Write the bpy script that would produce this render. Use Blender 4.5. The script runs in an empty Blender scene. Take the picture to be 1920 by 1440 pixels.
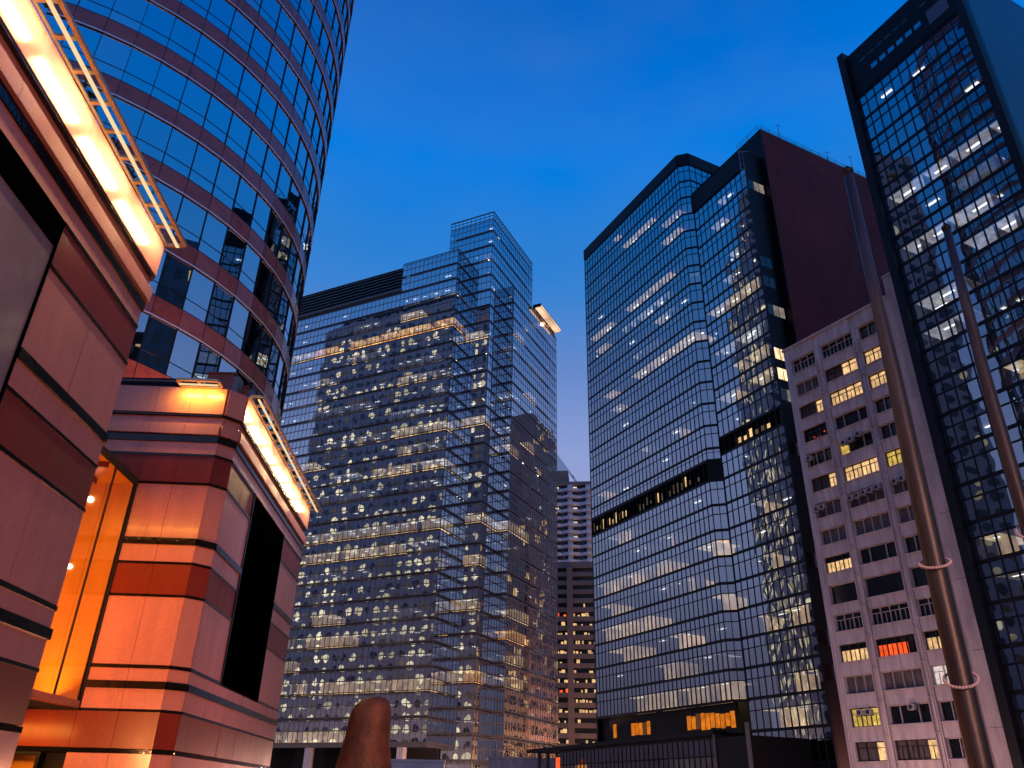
import bpy, math, random
from mathutils import Vector, Matrix
R = math.radians
SC = bpy.context.scene
# ---------------------------------------------------------------- camera
cd = bpy.data.cameras.new('camera'); cam = bpy.data.objects.new('camera', cd); SC.collection.objects.link(cam)
cd.sensor_width = 36; cd.lens = 27.66; cd.clip_start = .1; cd.clip_end = 6000
cam.matrix_world = Matrix(((0.99971178, -0.02400742, 0, 0), (-0.01121801, -0.46713812, -0.88411319, 0),
                           (0.02122527, 0.88385837, -0.4672728, 0), (0, 0, 0, 1)))
SC.camera = cam
# ---------------------------------------------------------------- world, dusk sky
W = bpy.data.worlds.new('World'); SC.world = W; W.use_nodes = True
nt = W.node_tree; nt.nodes.clear(); N = nt.nodes.new; L = nt.links.new
def ramp(nt, stops, fac=None):
    r = nt.nodes.new('ShaderNodeValToRGB'); e = r.color_ramp.elements
    while len(e) > 1: e.remove(e[0])
    e[0].position = stops[0][0]; e[0].color = (*stops[0][1], 1)
    for p, c in stops[1:]:
        x = e.new(p); x.color = (*c, 1)
    if fac: nt.links.new(fac, r.inputs[0])
    return r
tc = N('ShaderNodeTexCoord'); sx = N('ShaderNodeSeparateXYZ'); L(tc.outputs['Generated'], sx.inputs[0])
rp = ramp(nt, [(0.0, (.13, .10, .14)), (.15, (.20, .19, .32)), (.28, (.30, .35, .60)), (.33, (.31, .37, .66)), (.385, (.27, .345, .66)), (.48, (.135, .255, .60)), (.56, (.045, .225, .64)),
               (.61, (.015, .21, .67)), (.69, (.0, .20, .74)), (.74, (.0, .165, .67)), (.80, (.0, .132, .57)), (.9, (.0, .11, .46)), (1, (.0, .10, .40))], sx.outputs[2])
mp = N('ShaderNodeMapping'); mp.inputs['Scale'].default_value = (1.6, 1.6, 4.5); L(tc.outputs['Generated'], mp.inputs[0])
cn = N('ShaderNodeTexNoise'); cn.inputs['Scale'].default_value = 1.5; cn.inputs['Detail'].default_value = 5; L(mp.outputs[0], cn.inputs[0])
cr = ramp(nt, [(.50, (0, 0, 0)), (.80, (1, 1, 1))], cn.outputs[0])
cl = N('ShaderNodeMix'); cl.data_type = 'RGBA'; cl.inputs[7].default_value = (.17, .24, .46, 1)
cm = N('ShaderNodeMath'); cm.operation = 'MULTIPLY'; cm.inputs[1].default_value = .17
L(cr.outputs[0], cm.inputs[0]); L(cm.outputs[0], cl.inputs[0]); L(rp.outputs[0], cl.inputs[6])
sky = N('ShaderNodeTexSky'); sky.sky_type = 'NISHITA'; sky.sun_disc = False
sky.sun_elevation = R(-2.0); sky.sun_rotation = R(200)
b1 = N('ShaderNodeBackground'); b1.inputs[1].default_value = .05
sm = N('ShaderNodeMix'); sm.data_type = 'RGBA'; sm.blend_type = 'MULTIPLY'; sm.inputs[0].default_value = 1; sm.inputs[7].default_value = (.0, .15, .6, 1)
L(sky.outputs[0], sm.inputs[6]); L(sm.outputs[2], b1.inputs[0])
b2 = N('ShaderNodeBackground'); b2.inputs[1].default_value = 1.0; L(cl.outputs[2], b2.inputs[0])
ad = N('ShaderNodeAddShader'); L(b1.outputs[0], ad.inputs[0]); L(b2.outputs[0], ad.inputs[1])
wo = N('ShaderNodeOutputWorld'); L(ad.outputs[0], wo.inputs[0])
SC.view_settings.view_transform = 'Standard'; SC.view_settings.look = 'None'
SC.view_settings.exposure = 0.0; SC.view_settings.gamma = 1
SC.cycles.max_bounces = 8; SC.cycles.transparent_max_bounces = 12; SC.cycles.glossy_bounces = 5
SC.cycles.diffuse_bounces = 2; SC.cycles.use_denoising = True; SC.cycles.sample_clamp_indirect = 4
SC.cycles.caustics_reflective = False; SC.cycles.caustics_refractive = False
rnd = random.Random(7)

# ---------------------------------------------------------------- materials
def mat(name, col, rough=.6, metal=0, spec=.5, noise=0, nscale=3, bump=0, bscale=20, coat=0, stretch=None, island=0, col2=None, streak=0):
    m = bpy.data.materials.new(name); m.use_nodes = True; t = m.node_tree; p = t.nodes['Principled BSDF']
    p.inputs['Base Color'].default_value = (*col, 1); p.inputs['Roughness'].default_value = rough
    p.inputs['Metallic'].default_value = metal; p.inputs['Specular IOR Level'].default_value = spec
    p.inputs['Coat Weight'].default_value = coat; p.inputs['Coat Roughness'].default_value = .05
    g = t.nodes.new('ShaderNodeNewGeometry'); src = g.outputs['Position']
    if stretch:
        mp = t.nodes.new('ShaderNodeMapping'); mp.inputs['Scale'].default_value = stretch; t.links.new(src, mp.inputs[0]); src = mp.outputs[0]
    last = None
    if noise:
        n = t.nodes.new('ShaderNodeTexNoise'); n.inputs['Scale'].default_value = nscale; n.inputs['Detail'].default_value = 6
        n.inputs['Roughness'].default_value = .65; t.links.new(src, n.inputs[0])
        c2 = col2 or tuple(c*(1-noise) for c in col)
        r = ramp(t, [(.32, c2), (.68, tuple(min(1, c*(1+noise*.6)) for c in col))], n.outputs[0]); last = r.outputs[0]
    if island:
        mr = t.nodes.new('ShaderNodeMapRange'); mr.inputs[3].default_value = 1-island; mr.inputs[4].default_value = 1+island
        t.links.new(g.outputs['Random Per Island'], mr.inputs[0])
        v = t.nodes.new('ShaderNodeVectorMath'); v.operation = 'SCALE'; t.links.new(mr.outputs[0], v.inputs[3])
        if last: t.links.new(last, v.inputs[0])
        else: v.inputs[0].default_value = col
        last = v.outputs[0]
    if streak:
        mp2 = t.nodes.new('ShaderNodeMapping'); mp2.inputs['Scale'].default_value = (.9, .9, .16); t.links.new(g.outputs['Position'], mp2.inputs[0])
        n2 = t.nodes.new('ShaderNodeTexNoise'); n2.inputs['Scale'].default_value = 2.2; n2.inputs['Detail'].default_value = 5; n2.inputs['Roughness'].default_value = .6
        t.links.new(mp2.outputs[0], n2.inputs[0])
        m2 = t.nodes.new('ShaderNodeMapRange'); m2.inputs[1].default_value = .35; m2.inputs[2].default_value = .65; m2.inputs[3].default_value = 1-streak; m2.inputs[4].default_value = 1.0+streak*.2
        t.links.new(n2.outputs[0], m2.inputs[0])
        v2 = t.nodes.new('ShaderNodeVectorMath'); v2.operation = 'SCALE'; t.links.new(m2.outputs[0], v2.inputs[3])
        if last: t.links.new(last, v2.inputs[0])
        else: v2.inputs[0].default_value = col
        last = v2.outputs[0]
        m3 = t.nodes.new('ShaderNodeMapRange'); m3.inputs[3].default_value = rough+.16; m3.inputs[4].default_value = max(.03, rough-.1)
        t.links.new(n2.outputs[0], m3.inputs[0]); t.links.new(m3.outputs[0], p.inputs['Roughness'])
    if last: t.links.new(last, p.inputs['Base Color'])
    if bump:
        n = t.nodes.new('ShaderNodeTexNoise'); n.inputs['Scale'].default_value = bscale; n.inputs['Detail'].default_value = 3
        t.links.new(g.outputs['Position'], n.inputs[0])
        b = t.nodes.new('ShaderNodeBump'); b.inputs['Strength'].default_value = bump; b.inputs['Distance'].default_value = .02
        t.links.new(n.outputs[0], b.inputs['Height']); t.links.new(b.outputs[0], p.inputs['Normal'])
    return m
def emit(name, col, s=1, var=0, nscale=1.5):
    m = bpy.data.materials.new(name); m.use_nodes = True; t = m.node_tree; t.nodes.clear()
    e = t.nodes.new('ShaderNodeEmission'); e.inputs[0].default_value = (*col, 1); e.inputs[1].default_value = s
    o = t.nodes.new('ShaderNodeOutputMaterial'); t.links.new(e.outputs[0], o.inputs[0])
    if var:
        g = t.nodes.new('ShaderNodeNewGeometry'); n = t.nodes.new('ShaderNodeTexNoise'); n.inputs['Scale'].default_value = nscale
        n.inputs['Detail'].default_value = 3; t.links.new(g.outputs['Position'], n.inputs[0])
        a = t.nodes.new('ShaderNodeMath'); a.operation = 'MULTIPLY'; t.links.new(n.outputs[0], a.inputs[0])
        mr = t.nodes.new('ShaderNodeMapRange'); mr.inputs[3].default_value = 1-var; mr.inputs[4].default_value = 1+var
        t.links.new(g.outputs['Random Per Island'], mr.inputs[0]); t.links.new(mr.outputs[0], a.inputs[1])
        q = t.nodes.new('ShaderNodeMath'); q.operation = 'MULTIPLY'; q.inputs[1].default_value = 2*s; t.links.new(a.outputs[0], q.inputs[0])
        t.links.new(q.outputs[0], e.inputs[1])
    try: m.cycles.emission_sampling = 'NONE'
    except Exception: pass
    return m
def glass(name, tint, refl, fac, wob=.02, wscale=.35, edge=.35):
    """coated facade glass: part mirror, part see-through"""
    m = bpy.data.materials.new(name); m.use_nodes = True; t = m.node_tree; t.nodes.clear(); n = t.nodes.new; l = t.links.new
    tr = n('ShaderNodeBsdfTransparent'); tr.inputs[0].default_value = (*tint, 1)
    gl = n('ShaderNodeBsdfGlossy'); gl.inputs[0].default_value = (*refl, 1); gl.inputs['Roughness'].default_value = .012
    g = n('ShaderNodeNewGeometry'); ns = n('ShaderNodeTexNoise'); ns.inputs['Scale'].default_value = wscale; ns.inputs['Detail'].default_value = 1
    l(g.outputs['Position'], ns.inputs[0]); b = n('ShaderNodeBump'); b.inputs['Strength'].default_value = 1; b.inputs['Distance'].default_value = wob
    l(ns.outputs[0], b.inputs['Height']); l(b.outputs[0], gl.inputs['Normal'])
    lw = n('ShaderNodeLayerWeight'); lw.inputs[0].default_value = .35
    mr = n('ShaderNodeMapRange'); mr.inputs[3].default_value = fac; mr.inputs[4].default_value = min(1, fac+edge); l(lw.outputs['Facing'], mr.inputs[0])
    mx = n('ShaderNodeMixShader'); l(mr.outputs[0], mx.inputs[0]); l(tr.outputs[0], mx.inputs[1]); l(gl.outputs[0], mx.inputs[2])
    o = n('ShaderNodeOutputMaterial'); l(mx.outputs[0], o.inputs[0]); return m
M = {}
M['glassD'] = glass('grey_blue_mirror_glass', (.55, .6, .62), (.70, .77, .82), .50, .010, .35, .16)
M['glassB'] = glass('blue_curtain_glass', (.6, .66, .7), (.80, .87, .92), .60, .008)
M['glassR'] = glass('dark_blue_glass', (.55, .6, .65), (.56, .64, .72), .44, .014)
M['glassC'] = glass('deep_blue_pane', (.45, .52, .6), (.68, .82, .88), .62, .02, .25, .3)
M['glassX'] = glass('dim_reflection_glass', (.4, .4, .4), (.30, .28, .30), .4, .02)  # dim mirror tint stands in for dark buildings reflected in the annex
M['clear'] = glass('clear_glass', (.92, .92, .9), (.8, .8, .8), .06, .004, .5, .2)
M['spanD'] = mat('spandrel_glass', (.015, .02, .03), .06, 0, 1.0, noise=.3, nscale=.4, bump=0, island=.3)
def spandrel(name, col, refl, fac):
    m = glass(name, (0, 0, 0), refl, fac, .010); t = m.node_tree
    d = t.nodes.new('ShaderNodeBsdfDiffuse'); d.inputs[0].default_value = (*col, 1)
    mx = [x for x in t.nodes if x.type == 'MIX_SHADER'][0]; t.links.new(d.outputs[0], mx.inputs[1]); return m
M['spanD'] = spandrel('spandrel_glass', (.02, .03, .05), (.66, .73, .78), .50)
M['spanX'] = spandrel('dim_reflection_spandrel', (.01, .01, .012), (.28, .26, .28), .4)  # annex spandrels, reflected dark buildings put into this tint as well
M['spanB'] = spandrel('blue_spandrel_glass', (.03, .045, .07), (.76, .84, .90), .58)
M['spanR'] = spandrel('dark_spandrel_glass', (.01, .02, .04), (.50, .58, .66), .44)
M['black'] = mat('black_cladding', (.005, .005, .006), .5, 0, .22, noise=.4, nscale=.6)
M['blackm'] = mat('black_mullion', (.008, .009, .012), .5, 0, .25)
M['alu'] = mat('grey_aluminium_mullion', (.13, .125, .145), .4, .4)
M['alul'] = mat('pale_aluminium_mullion', (.33, .31, .34), .38, .6)
M['white_trim'] = mat('bright_steel_trim', (.85, .84, .86), .35, .5)
M['slab'] = mat('ceiling_plaster', (.16, .16, .17), .9, noise=.3, nscale=.5)
M['core'] = mat('dark_interior', (.02, .022, .028), .9, noise=.4, nscale=.3)
M['granite'] = mat('polished_pink_granite', (.52, .215, .185), .2, 0, .5, noise=.14, nscale=18, coat=.12, island=.09, streak=.13)
M['redgran'] = mat('polished_red_granite', (.19, .026, .015), .30, 0, .35, noise=.30, nscale=26, coat=0, island=.10, streak=.16)
M['purpgran'] = mat('brown_granite_band', (.30, .085, .065), .25, 0, .5, noise=.25, nscale=2, coat=.3, island=.08)
M['steel'] = mat('black_mirror_steel', (.035, .035, .04), .09, .85, bump=.25, bscale=9)
M['gold'] = mat('brass_frame', (.50, .38, .22), .4, .6)
M['joint'] = mat('dark_joint', (.01, .008, .008), .8)
M['screen'] = mat('led_screen_black', (.0012, .0013, .0016), .8, 0, .0)
M['screen2'] = mat('glossy_display_face', (.26, .20, .24), .12, 0, 1.0, noise=.3, nscale=.35)  # pale mottled base stands in for clouds reflected in a dark screen
M['orange'] = mat('lobby_timber_panel', (.80, .33, .05), .3, 0, .5, noise=.16, nscale=1.2, stretch=(1, 1, .15), island=.05)
M['redwall'] = mat('maroon_render_wall', (.16, .028, .031), .85, noise=.25, nscale=.12, bump=.3, bscale=4, streak=.08)
M['white'] = mat('painted_concrete', (.63, .56, .55), .85, noise=.16, nscale=.5, bump=.25, bscale=8, stretch=(1, 1, .25), streak=.28)
M['whitefr'] = mat('window_frame_paint', (.50, .46, .46), .6, noise=.15)
M['darkfr'] = mat('dark_window_frame', (.03, .028, .03), .5)
M['dpane'] = mat('dark_room_pane', (.006, .007, .009), .08, 0, .7)
M['curtain'] = mat('grey_curtain', (.13, .12, .125), .9, noise=.55, nscale=2.2, stretch=(3, 3, .35))
M['metalpanel'] = mat('blue_grey_metal_panel', (.07, .095, .115), .35, .6, noise=.15, nscale=.15)
M['concrete'] = mat('brown_concrete', (.27, .20, .17), .85, noise=.2, nscale=.25, bump=.2, bscale=5)
M['conc2'] = mat('pale_grey_tile', (.74, .70, .74), .7, noise=.2, nscale=.3)
M['pinkst'] = mat('pink_stone_cladding', (.46, .27, .22), .7, noise=.35, nscale=.3, stretch=(1, 1, .3))
M['jard'] = mat('grey_mosaic_wall', (.62, .56, .56), .7, noise=.15, nscale=.12)
M['bronze'] = mat('brown_bronze', (.15, .048, .020), .52, .35, noise=.65, nscale=4, bump=.8, bscale=9, coat=0, streak=.5)
M['brstone'] = mat('grey_patina', (.17, .12, .11), .6, .3, noise=.5, nscale=6)
M['pole'] = mat('brushed_steel', (.06, .06, .065), .42, .7, noise=.35, nscale=2, stretch=(6, 6, .5), bump=.1, bscale=15)
M['bead'] = mat('cream_beads', (.62, .50, .46), .45)
M['leaf'] = mat('dark_foliage', (.035, .055, .03), .8, noise=.5, nscale=4)
M['asphalt'] = mat('asphalt', (.05, .05, .052), .85, noise=.3, nscale=2)
M['paving'] = mat('granite_paving', (.20, .16, .15), .6, noise=.3, nscale=1.2, island=.1)
M['box'] = mat('rust_planter', (.17, .055, .03), .55, noise=.3)
M['acw'] = mat('air_conditioner_casing', (.42, .40, .40), .55, noise=.2, nscale=6)
M['flgt'] = mat('greenish_window', (.02, .03, .03), .2)
# lit things; office ceilings and walls glow in place of lamplight on them
M['warmceil'] = emit('lit_office_ceiling', (1.0, .70, .40), 1.25, .5)
M['coolceil'] = emit('lit_cool_ceiling', (.92, .84, .88), .75, .45)
M['warmwall'] = emit('lit_office_wall', (1.0, .62, .30), .95, .65, .9)
M['amberc'] = emit('amber_ceiling', (1.0, .50, .13), 2.6, .3)
M['amberw'] = emit('amber_wall', (1.0, .42, .10), 1.5, .6, 1.2)
M['orangewin'] = emit('orange_lit_window', (1.0, .26, .02), .6, .6, 1.2)
M['dimceil'] = emit('dim_office_ceiling', (.85, .72, .66), .2, .5)
M['dimwall'] = emit('dim_office_wall', (.9, .66, .5), .09, .7, .8)
M['tube'] = emit('fluorescent_panel', (1.0, .93, .84), 4.5, 0)
M['spot'] = emit('downlight', (1.0, .92, .8), 3.2, 0)
M['roomlit'] = emit('lit_room_blind', (1.0, .60, .27), .75, .3, 2.5)
M['roomyel'] = emit('yellow_lit_room', (1.0, .66, .14), .55, .35, 2.5)
M['roomred'] = emit('red_lamp_room', (1.0, .10, .02), .9, .5, 2.0)
M['roomwhite'] = emit('white_lit_room', (1.0, .82, .75), .75, .3, 3)
M['portlit'] = emit('lit_round_window', (1.0, .80, .52), 1.0, .6, .5)
M['portdim'] = emit('dim_round_window', (.8, .6, .5), .12, .6, .5)
M['lantern'] = emit('lantern_soffit', (1.0, .62, .40), 1.0, .05, .2)
M['strip'] = emit('light_strip', (1.0, .70, .36), 1.0, 0)
M['redsign'] = emit('red_neon', (1.0, .12, .03), 1.2, .4, .8)

# ---------------------------------------------------------------- mesh helpers
class MB:
    def __init__(s): s.v = []; s.f = []; s.m = []; s.sm = []
    def poly(s, pts, m=0, smooth=False):
        k = len(s.v); s.v += [tuple(p) for p in pts]; s.f.append(tuple(range(k, k+len(pts)))); s.m.append(m); s.sm.append(smooth)
    def box(s, O, u, n, a0, a1, b0, b1, z0, z1, m=0, caps=True):
        """box in a frame: O origin (x,y), u along, n outward"""
        P = lambda a, b, z: (O[0]+u[0]*a+n[0]*b, O[1]+u[1]*a+n[1]*b, z)
        k = len(s.v); s.v += [P(a, b, z) for z in (z0, z1) for a, b in ((a0, b0), (a1, b0), (a1, b1), (a0, b1))]
        F = [(0, 1, 5, 4), (1, 2, 6, 5), (2, 3, 7, 6), (3, 0, 4, 7)]
        if caps: F += [(3, 2, 1, 0), (4, 5, 6, 7)]
        for f in F: s.f.append(tuple(k+i for i in f)); s.m.append(m); s.sm.append(False)
    def abox(s, x0, x1, y0, y1, z0, z1, m=0): s.box((0, 0), (1, 0), (0, 1), x0, x1, y0, y1, z0, z1, m)
    def prism(s, pts, z0, z1, m=0):
        n = len(pts)
        s.poly([(p[0], p[1], z1) for p in pts], m); s.poly([(p[0], p[1], z0) for p in reversed(pts)], m)
        for i in range(n):
            a, b = pts[i], pts[(i+1) % n]
            s.poly([(a[0], a[1], z0), (b[0], b[1], z0), (b[0], b[1], z1), (a[0], a[1], z1)], m)
    def loft(s, rings, m=0, cap=True):
        k = len(s.v); n = len(rings[0])
        for r in rings: s.v += [tuple(p) for p in r]
        for i in range(len(rings)-1):
            for j in range(n):
                s.f.append((k+i*n+j, k+i*n+(j+1) % n, k+(i+1)*n+(j+1) % n, k+(i+1)*n+j)); s.m.append(m); s.sm.append(True)
        if cap:
            s.f.append(tuple(k+j for j in reversed(range(n)))); s.m.append(m); s.sm.append(True)
            q = k+(len(rings)-1)*n; s.f.append(tuple(q+j for j in range(n))); s.m.append(m); s.sm.append(True)
    def tube(s, a, b, r0, r1=None, n=12, m=0):
        a, b = Vector(a), Vector(b); r1 = r0 if r1 is None else r1; d = (b-a).normalized()
        p = d.cross(Vector((0, 0, 1)) if abs(d.z) < .9 else Vector((1, 0, 0))).normalized(); q = d.cross(p)
        s.loft([[c+(p*math.cos(t)+q*math.sin(t))*r for t in [2*math.pi*j/n for j in range(n)]] for c, r in ((a, r0), (b, r1))], m)
    def ball(s, c, r, n=8, m=0):
        rings = [[(c[0]+r*math.sin(a)*math.cos(t), c[1]+r*math.sin(a)*math.sin(t), c[2]+r*math.cos(a)) for t in [2*math.pi*j/n for j in range(n)]]
                 for a in [math.pi*(i+.15)/(5+.3) for i in range(6)]]
        s.loft(rings, m)
def part(name, mb, mats, parent=None):
    me = bpy.data.meshes.new(name); me.from_pydata(mb.v, [], mb.f); me.validate(clean_customdata=False)
    for m in (mats if isinstance(mats, (list, tuple)) else [mats]): me.materials.append(M[m])
    if len(me.polygons) == len(mb.m):
        me.polygons.foreach_set('material_index', mb.m); me.polygons.foreach_set('use_smooth', mb.sm)
    me.update(); o = bpy.data.objects.new(name, me); SC.collection.objects.link(o)
    if parent:
        o.parent = parent; o.matrix_parent_inverse = Matrix.Translation(parent.matrix_basis.translation).inverted()
    return o
def tag(o, label, cat, group=None):
    o['label'] = label; o['category'] = cat
    if group: o['group'] = group
    return o
def thing(name, label, cat, loc=(0, 0, 0), group=None):
    o = bpy.data.objects.new(name, None); SC.collection.objects.link(o); o.location = loc; o.empty_display_size = .5
    return tag(o, label, cat, group)
def struct(name, mb, m):
    o = part(name, mb, m); o['kind'] = 'structure'; return o
def dv(a): return (math.sin(R(a)), math.cos(R(a)))
def add(p, u, s): return (p[0]+u[0]*s, p[1]+u[1]*s)
def lamp(name, kind, loc, col, power, parent=None, rot=None, size=.3, sy=None, spot=None, blend=.4):
    d = bpy.data.lights.new(name, kind); d.energy = power; d.color = col
    if kind == 'AREA':
        d.size = size
        if sy: d.shape = 'RECTANGLE'; d.size_y = sy
    else:
        d.shadow_soft_size = size
        if kind == 'POINT': d.specular_factor = .1
    if spot: d.spot_size = R(spot); d.spot_blend = blend
    o = bpy.data.objects.new(name, d); SC.collection.objects.link(o); o.location = loc
    if rot is not None: o.rotation_euler = Vector(rot).to_track_quat('-Z', 'Y').to_euler()
    if parent:
        o.parent = parent; o.matrix_parent_inverse = Matrix.Translation(parent.matrix_basis.translation).inverted()
    return o

# ---------------------------------------------------------------- curtain walls
def pane(mb, O, u, n, a0, a1, z0, z1, off, m, tilt):
    """one glass pane, leaning a hair out of true like every real pane"""
    tx = rnd.gauss(0, tilt)*(a1-a0)/2; tz = rnd.gauss(0, tilt)*(z1-z0)/2
    q = []
    for a, z, sa, sz in ((a0, z0, -1, -1), (a1, z0, 1, -1), (a1, z1, 1, 1), (a0, z1, -1, 1)):
        b = off+tx*sa+tz*sz; q.append((O[0]+u[0]*a+n[0]*b, O[1]+u[1]*a+n[1]*b, z))
    mb.poly(q, m)
LAY = {  # fractions of the storey from its floor: vision glass, thin bar, spandrel glass, thick bar
    'D': dict(bot=.055, v1=.63, s1=.965, bar=.16, thin=.035, depth=.12),
    'B': dict(bot=.03, v1=.47, s1=.90, bar=.07, thin=.045, depth=.10, dbl=.10),
    'R': dict(bot=.05, v1=.60, s1=.96, bar=.18, thin=.05, depth=.12)}
def storeys(root, faces, levels, lay, gm, sm, tilt=.0035):
    """one window_band part per storey wrapping all the faces that reach it"""
    K = LAY[lay]
    for i in range(len(levels)-1):
        z0, z1 = levels[i], levels[i+1]; h = z1-z0; g = MB()
        for F in faces:
            if z0 < F['z0']-.6 or z1 > F['z1']+.6: continue
            n = F['n']; w = F['len']/n
            for k in range(n):
                a0, a1 = k*w, (k+1)*w
                pane(g, F['O'], F['u'], F['nn'], a0, a1, z0+h*K['bot'], z0+h*K['v1'], 0, 0, tilt)
                pane(g, F['O'], F['u'], F['nn'], a0, a1, z0+h*K['v1'], z0+h*K['s1'], 0, 1, tilt)
        if g.f: part('window_band', g, [gm, sm], root)
def grid(root, F, levels, lay, mm, wv=.07, major=0, low=None):
    K = LAY[lay]; g = MB(); n = F['n']; w = F['len']/n; O, u, nn = F['O'], F['u'], F['nn']
    lv = [z for z in levels if F['z0']-.6 <= z <= F['z1']+.6]
    if len(lv) < 2: return
    for k in range(n+1):
        x = wv*(1.5 if major and k % major == 0 else 1)/2
        g.box(O, u, nn, k*w-x, k*w+x, -.1, .05, lv[0], lv[-1], 0)
    for i, z in enumerate(lv):
        h = (lv[i+1]-z) if i+1 < len(lv) else (z-lv[i-1])
        g.box(O, u, nn, -.02, F['len']+.02, -.12, .055, z-K['bar']*h*.32, z+K['bot']*h*.8, 0)
        if i+1 < len(lv):
            t = K['thin']*h/2; g.box(O, u, nn, -.01, F['len']+.01, -.08, .03, z+h*K['v1']-t, z+h*K['v1']+t, 0)
            if 'dbl' in K: g.box(O, u, nn, -.015, F['len']+.015, -.08, .035, z+h*(K['s1']-.035)-t, z+h*(K['s1']-.035)+t, 0)
    return part('mullion_grid', g, mm, root)
def face(O, ang, ln, n, z0, z1, side=1):
    u = dv(ang); nn = (u[1]*side, -u[0]*side)
    return dict(O=O, u=u, nn=nn, len=ln, n=n, z0=z0, z1=z1)
def inset(pts, d):
    """shrink a counter- or clockwise plan by d"""
    A = sum(pts[i][0]*pts[(i+1) % len(pts)][1]-pts[(i+1) % len(pts)][0]*pts[i][1] for i in range(len(pts)))
    s = 1 if A > 0 else -1; out = []
    n = len(pts)
    for i in range(n):
        p, q, r = Vector(pts[i-1]), Vector(pts[i]), Vector(pts[(i+1) % n])
        e1 = (q-p).normalized(); e2 = (r-q).normalized(); n1 = Vector((-e1.y, e1.x))*s; n2 = Vector((-e2.y, e2.x))*s
        b = (n1+n2); b = b/max(.3, b.dot(n1)); out.append(tuple(q+b*d))
    return out
def slabs(root, plan, levels, lay, ins=.3):
    K = LAY[lay]; P = inset(plan, ins)
    g = MB()
    for i in range(len(levels)-1):
        z0, h = levels[i], levels[i+1]-levels[i]
        g.prism(P, z0+h*(K['v1']+.03), z0+h*.97, 0)
    part('ceiling_slab', g, 'slab', root)
def rooms(root, F, z, h, lay, a0, a1, kind='warm', depth=5.0, fix=.5):
    """a stretch of lit office behind the glass: self-glowing ceiling, back wall and partitions, plus light panels"""
    K = LAY[lay]; O, u, nn = F['O'], F['u'], F['nn']; g = MB()
    cm = {'warm': ['warmceil', 'warmwall', 'tube'], 'cool': ['coolceil', 'dimwall', 'tube'], 'amber': ['amberc', 'amberw', 'spot'],
          'dim': ['dimceil', 'dimwall', 'tube'], 'white': ['roomwhite', 'warmwall', 'tube']}[kind]
    P = lambda a, b, zz: (O[0]+u[0]*a+nn[0]*b, O[1]+u[1]*a+nn[1]*b, zz)
    zc = z+h*K['v1']+h*.015; a = a0
    while a < a1-.3:
        w = min(a1-a, rnd.uniform(1.6, 4.5)); e = a+w-.06
        g.poly([P(a, -.35, zc), P(e, -.35, zc), P(e, -depth, zc), P(a, -depth, zc)], 0)
        dd = depth*rnd.choice((1, 1, .75, .5))
        g.poly([P(a, -dd+.02, z+.1), P(e, -dd+.02, z+.1), P(e, -dd+.02, zc-.02), P(a, -dd+.02, zc-.02)], 1)
        g.poly([P(e, -.4, z+.1), P(e, -dd, z+.1), P(e, -dd, zc-.02), P(e, -.4, zc-.02)], 1)
        for b in (1.1, 2.6, 4.0):
            if rnd.random() < fix and b < depth-.5:
                x = a+rnd.uniform(.2, .5)*w; l = min(1.3, w*.45)
                g.poly([P(x, -b, zc-.03), P(x+l, -b, zc-.03), P(x+l, -b-.3, zc-.03), P(x, -b-.3, zc-.03)], 2)
        a += w
    part('lit_office', g, cm, root)
def dashes(root, F, levels, lay, prob, seed, rows=None):
    """single ceiling lights left on in dark offices"""
    r = random.Random(seed); K = LAY[lay]; g = MB(); O, u, nn = F['O'], F['u'], F['nn']
    P = lambda a, b, zz: (O[0]+u[0]*a+nn[0]*b, O[1]+u[1]*a+nn[1]*b, zz)
    for i in range(len(levels)-1):
        z, h = levels[i], levels[i+1]-levels[i]
        if z < F['z0']-.6 or z+h > F['z1']+.6: continue
        p = prob*r.choice((.2, .6, 1, 1.6, 2.2)); a = .6
        zc = z+h*K['v1']-.03
        while a < F['len']-1.6:
            if r.random() < p:
                b = r.choice((.7, 1.2, 2.2)); m = r.choice((0, 0, 0, 1))
                if m: g.poly([P(a, -b, zc), P(a+.35, -b, zc), P(a+.35, -b-.35, zc), P(a, -b-.35, zc)], 1)
                else: g.poly([P(a, -b, zc), P(a+1.2, -b, zc), P(a+1.2, -b-.3, zc), P(a, -b-.3, zc)], 0)
            a += r.choice((1.3, 1.9, 2.4))
    if g.f: part('ceiling_lights', g, ['tube', 'spot'], root)['kind'] = 'stuff'
def lit_at(root, F, levels, lay, z, a0, a1, kind, fix=.5, depth=5):
    K = LAY[lay]
    best = min(range(len(levels)-1), key=lambda i: abs(levels[i]+(levels[i+1]-levels[i])*K['v1']/2-z))
    rooms(root, F, levels[best], levels[best+1]-levels[best], lay, max(.1, a0), min(F['len']-.15, a1), kind, depth, fix)

# ================================================================ ground
g = MB(); g.poly([(-3000, -3000, -8), (3000, -3000, -8), (3000, 3000, -8), (-3000, 3000, -8)]); struct('ground', g, 'asphalt')
g = MB(); g.abox(-32, 26, -22, 46, -7.99, -1.62); 
for i in range(28):
    for j in range(34): g.abox(-31.9+i*2.05, -29.87+i*2.05, -21.9+j*2, -19.92+j*2, -1.62, -1.6, 0)
struct('plaza_deck', g, 'paving')

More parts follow.
